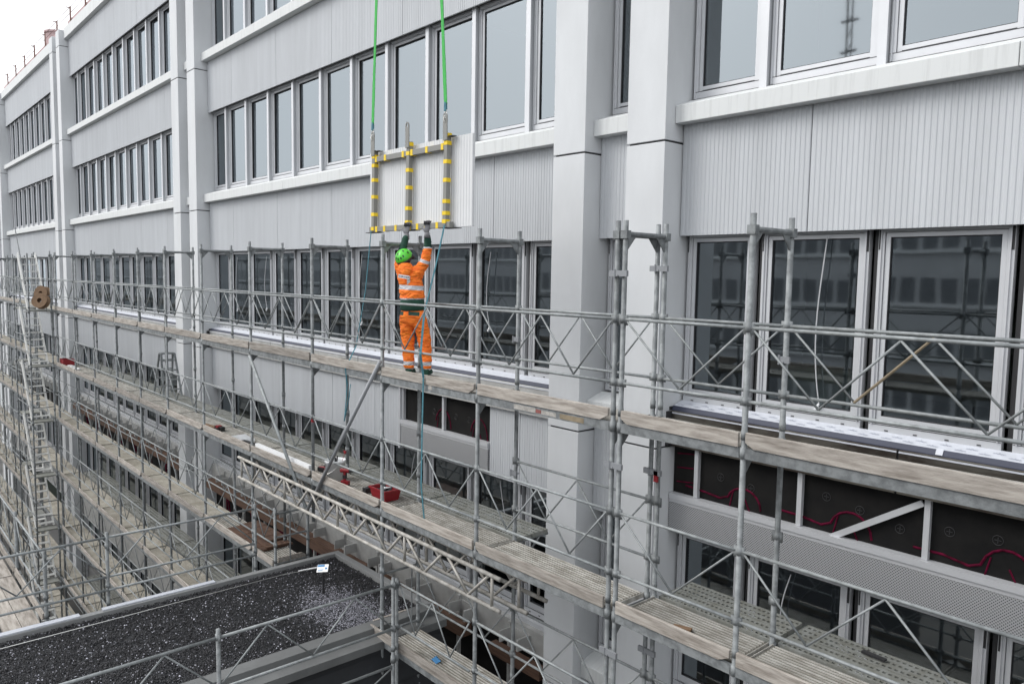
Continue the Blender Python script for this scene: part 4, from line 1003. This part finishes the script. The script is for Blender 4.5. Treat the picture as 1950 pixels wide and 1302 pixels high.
# ------------------------------------------------------------------ tools and loose things on the decks
DK = DZ(1)
bk = empty('bucket', (-11.45, -2.08, DK), 'white plastic bucket with wire handle holding tools on the lower deck', 'bucket')
m = MB().lathe([(0, .004), (.125, .004), (.15, .27), (.158, .27), (.158, .31), (.150, .31), (.146, .26), (.12, .02), (0, .02)], n=28); m.build('pail', MT['white'], bk, smooth=True)
m = MB(); m.path([(.152*math.cos(a), .152*math.sin(a)*.55-.09*abs(math.sin(a)), .27-.16*abs(math.sin(a))) for a in np.linspace(math.pi, 2*math.pi, 14)], .003, 5); m.build('handle', MT['chrome'], bk); bk.scale = (1.12, 1.12, 1.1)
m = MB().tube((0, .0, .05), (.02, .03, .40), .012, 8).tube((-.03, .02, .05), (-.05, .03, .36), .016, 8); o = m.build('pry_bar', MT['dark']); o.location = (-11.45, -2.08, DK); tag(o, 'black tool handles sticking out of the white bucket', 'tool')
o = MB().box(.10, .16, .10, .12, .46, .50).tube((.05, .03, .1), (.13, .11, .47), .004, 6).build('marker_flag', MT['red']); o.location = (-11.45, -2.08, DK); tag(o, 'small red tipped rod standing in the white bucket', 'rod')
def drill(loc, rot, label):
    r = empty('cordless_drill', loc, label, 'drill', 'red cordless drills'); r.rotation_euler = rot
    m = MB().tube((-.10, 0, .20), (.06, 0, .20), .036, 12).box(-.045, .0, -.022, .022, .03, .18); m.build('body', MT['red'], r, bevel=.008)
    m = MB().tube((.06, 0, .20), (.12, 0, .20), .026, 10, .016).tube((.12, 0, .20), (.19, 0, .20), .005, 6).box(-.005, .008, -.012, .012, .13, .165).box(-.05, .005, -.025, .025, .07, .13); m.build('chuck_and_grip', MT['dark'], r)
    MB().box(-.085, .055, -.04, .04, -.03, .032).build('battery', MT['red'], r, bevel=.006); MB().box(-.08, .05, -.036, .036, -.05, -.03).build('battery_foot', MT['dark'], r)
drill((-10.98, -2.14, DK+.055), (0, 0, math.radians(35)), 'red cordless drill standing upright right of the white bucket')
drill((-12.05, -2.02, DK+.05), (math.radians(90), 0, math.radians(200)), 'red cordless drill lying on its side left of the white bucket')
cr_ = empty('tool_crate', (-9.98, -2.02, DK), 'open red crate holding black and white parts, right of the upright drill', 'crate')
cr_.scale = (.86, .9, .9); m = MB(); w0, d0, w1, d1, h_ = .21, .135, .26, .165, .20
b0 = [(-w0, -d0, .0), (w0, -d0, 0), (w0, d0, 0), (-w0, d0, 0)]; t0 = [(-w1, -d1, h_), (w1, -d1, h_), (w1, d1, h_), (-w1, d1, h_)]; ti = [(x*.94, y*.92, h_) for x, y, _ in t0]; bi_ = [(x*.94, y*.92, .01) for x, y, _ in b0]
for i in range(4):
    j = (i+1) % 4; m.quad(b0[i], b0[j], t0[j], t0[i]); m.quad(t0[i], t0[j], ti[j], ti[i]); m.quad(ti[i], ti[j], bi_[j], bi_[i])
m.quad(*b0[::-1]); m.quad(*bi_); m.box(-w1-.012, w1+.012, -d1-.012, -d1, h_-.03, h_).box(-w1-.012, w1+.012, d1, d1+.012, h_-.03, h_).box(-w1-.012, -w1, -d1, d1, h_-.03, h_).box(w1, w1+.012, -d1, d1, h_-.03, h_)
m.build('crate_shell', MT['red'], cr_)
m = MB(); 
for i in range(16): m.bar((rng.uniform(-.16, .16), rng.uniform(-.09, .09), rng.uniform(.08, .15)), (rng.uniform(-.16, .16), rng.uniform(-.09, .09), rng.uniform(.09, .17)), .04, .03)
o = m.build('black_fittings', MT['dark']); o.location = (-9.98, -2.02, DK); tag(o, 'black metal fittings filling the open red crate', 'fittings', kind='stuff')
m = MB()
for i in range(4): m.bar((rng.uniform(-.05, .06), rng.uniform(-.07, .05), .165), (rng.uniform(0, .10), rng.uniform(-.06, .06), .19), .045, .02)
o = m.build('white_fittings', MT['white']); o.location = (-9.98, -2.02, DK); tag(o, 'white plastic pieces lying on top in the red crate', 'fittings', kind='stuff')
o = MB().box(-.10, .0, -.05, .05, 0, .08).tube((-.12, 0, .05), (-.02, .06, .11), .018, 6).build('clamp_tool', MT['dark']); o.location = (-10.38, -2.08, DK); tag(o, 'black hand tool left of the red crate', 'tool')
# pale profile leaning on the toe board
m = MB().prism([(-2.345+.028, DK+.005), (-2.345+.10, DK+.005), (-2.345+.095, DK+.17), (-2.345+.028, DK+.17)], 0, -14.18, -11.95); tag(m.build('white_profile', MT['white']), 'long white plastic profile lying behind the toe board', 'profile')
for i, (x, w_, mt, lab) in enumerate(((-15.62, .30, 'white', 'left white folded sheet on the deck left of the long white profile'), (-15.30, .26, 'white', 'right white folded sheet on the deck left of the long white profile'))):
    m = MB()
    for q in range(4): m.prism([(-.02+q*.07, 0), (.015+q*.07, .05), (.05+q*.07, 0), (.045+q*.07, -.0+.006), (.015+q*.07, .056), (-.015+q*.07, .006)], 1, 0, w_)
    o = m.build('folded_sheet', MT[mt]); o.location = (x, -2.22, DK+.01); o.rotation_euler = (0, 0, .1*i); tag(o, lab, 'sheet', 'white folded sheets')
o = MB().bar((0, 0, .04), (.35, .03, .05), .07, .06).bar((.3, 0, .05), (.4, .1, .05), .04, .04).build('hand_tool', MT['dark']); o.location = (-15.05, -2.2, DK); tag(o, 'black hand tool beside the white folded sheets', 'tool')
o = MB().bar((0, 0, .05), (.3, .03, .05), .09, .09).bar((.2, 0, .05), (.24, -.15, .04), .06, .05).build('angle_grinder', MT['dark']); o.location = (-16.75, -2.1, DK); tag(o, 'black and red power tool on the deck in front of the far column pair', 'power tool')
MB().box(.08, .2, -.05, .05, .06, .11).build('motor_housing', MT['red'], o)
o = MB().bar((0, 0, .02), (.55, .08, .02), .12, .03).build('board_offcut', MT['ply']); o.location = (-17.4, -2.15, DK); tag(o, 'pale wooden offcut left of the black power tool', 'offcut')
rc = empty('tool_crate', (-31.0, -2.1, DK), 'red plastic crate on the deck right of the stair tower', 'crate')
m = MB(); m.prism([(-.26, 0), (.26, 0), (.3, .26), (-.3, .26)], 1, -.18, -.165).prism([(-.26, 0), (.26, 0), (.3, .26), (-.3, .26)], 1, .165, .18).box(-.29, -.27, -.165, .165, .0, .26).box(.27, .29, -.165, .165, 0, .26).box(-.26, .26, -.165, .165, 0, .02)
m.build('crate_shell', MT['red'], rc)
o = MB().bar((0, 0, .05), (.6, .02, .08), .10, .08).bar((.5, 0, .05), (1.1, .1, .05), .05, .05).build('rolled_sheet', MT['white']); o.location = (-30.5, -2.15, DK); tag(o, 'white rolled sheet right of the red crate by the stair tower', 'roll')
# crumpled wrapper
m = MB(); pts = [(-.09, -.03, .0), (-.02, -.06, .03), (.06, -.05, .0), (.09, .02, .03), (.02, .06, .0), (-.06, .05, .04), (0, 0, .06)]
k = 0; m.v += pts
for i in range(6): m.f.append((i, (i+1) % 6, 6)); m.mi.append(0)
o = m.build('wrapper', MT['bluewrap']); o.location = (-8.47, -2.12, DZ(2)+.004); tag(o, 'crumpled blue wrapper on the lowest near deck', 'wrapper')
# brown boards on the lower left deck
for i, (x, y, z, r, L, W, lab) in enumerate(((-15.0, -1.92, .0, .05, 1.75, .62, 'large brown timber board lying lowest in the pile left of the gravel roof'), (-14.9, -1.86, .035, -.04, 1.6, .50, 'brown timber board in the middle of the pile left of the gravel roof'), (-15.0, -1.82, .07, .02, 1.35, .42, 'brown rough timber board topmost in the pile left of the gravel roof'))):
    m = MB(); n = 14
    for q in range(n):
        xa = -L/2+L*q/n; xb_q = xa+L/n; hh = .03+rng.uniform(-.006, .006); m.box(xa, xb_q-.0, -W/2, W/2, 0, hh)
    o = m.build('timber_board', MT['timber']); o.location = (x, y, DZ(2)+.002+z*1.25); o.rotation_euler = (0, 0, r); tag(o, lab, 'board', 'brown boards on the lower deck')
# folding steps on the left deck
st = empty('step_ladder', (-22.4, -1.35, DK), 'pale folding step ladder standing on the deck in front of the far column pair', 'step ladder')
for s_ in (-1, 1):
    m = MB().bar((-.42, .24*s_, 0), (-.08, .18*s_, 1.15), .04, .05).bar((.42, .24*s_, 0), (.08, .18*s_, 1.15), .04, .05); m.build('side_rail', MT['galv_light'], st)
m = MB()
for i in range(4):
    t = (i+.7)/4.4; m.box(-.42+.34*t-.04, -.42+.34*t+.04, -.2, .2, 1.15*t-.015, 1.15*t+.015); m.box(.42-.34*t-.04, .42-.34*t+.04, -.2, .2, 1.15*t-.015, 1.15*t+.015)
m.box(-.12, .12, -.18, .18, 1.14, 1.18); m.build('steps', MT['galv_light'], st)
# little rubbish on decks
m = MB().bar((0, 0, .01), (.18, .05, .015), .06, .02); o = m.build('wood_offcut', MT['ply']); o.location = (-4.42, -2.15, DK); tag(o, 'short brown wood offcut on the near ribbed deck', 'offcut')
m = MB().bar((0, 0, .01), (.22, -.02, .012), .05, .02); o = m.build('black_offcut', MT['dark']); o.location = (-2.95, -1.2, DK); tag(o, 'small black strip on the perforated planks at the lower right', 'offcut')

# ------------------------------------------------------------------ move roots onto their bases
def rebase(root, loc):
    loc = Vector(loc)
    for ch in list(root.children): ch.location = Vector(ch.location)-loc
    root.location = loc
rebase(bld, (-8.1, .3, GZ)); rebase(scA, (-3.6, -2.0, GZ)); rebase(scB, (-9.55, -2.0, GZ)); rebase(scC, (-23.6, -2.0, GZ)); rebase(scD, (-43.4, -2.0, GZ))
rebase(tw, (-32.9, -2.8, GZ)); rebase(an, (-11.2, -5, GZ)); rebase(gl_, (-13.2, -5.2, GZ)); rebase(gr_, (-9.0, -5.0, GZ)); rebase(sr, (-15.8, -6.5, GZ))

# mast and tree whose reflection shows in the upper right pane
mastx, masty = -36.2, -66.0
ms = empty('radio_mast', (mastx, masty, GZ), 'thin radio mast beyond the yard, reflected faintly in the upper right pane', 'mast')
m = MB(); hm = 47
for dx, dy in ((-.5, 0), (.5, 0), (0, .8)): m.tube((dx, dy, 0), (dx*.5, dy*.5, hm), .09, 5)
for i in range(30): m.tube((-.5+.012*i*.5, 0, i*1.4), (.5-.012*i*.5, 0, i*1.4+1.2), .06, 4)
for z in (38, 41, 44): m.box(-.9, .9, -.1, .1, z, z+.2)
m.build('lattice', MT['dark'], ms)
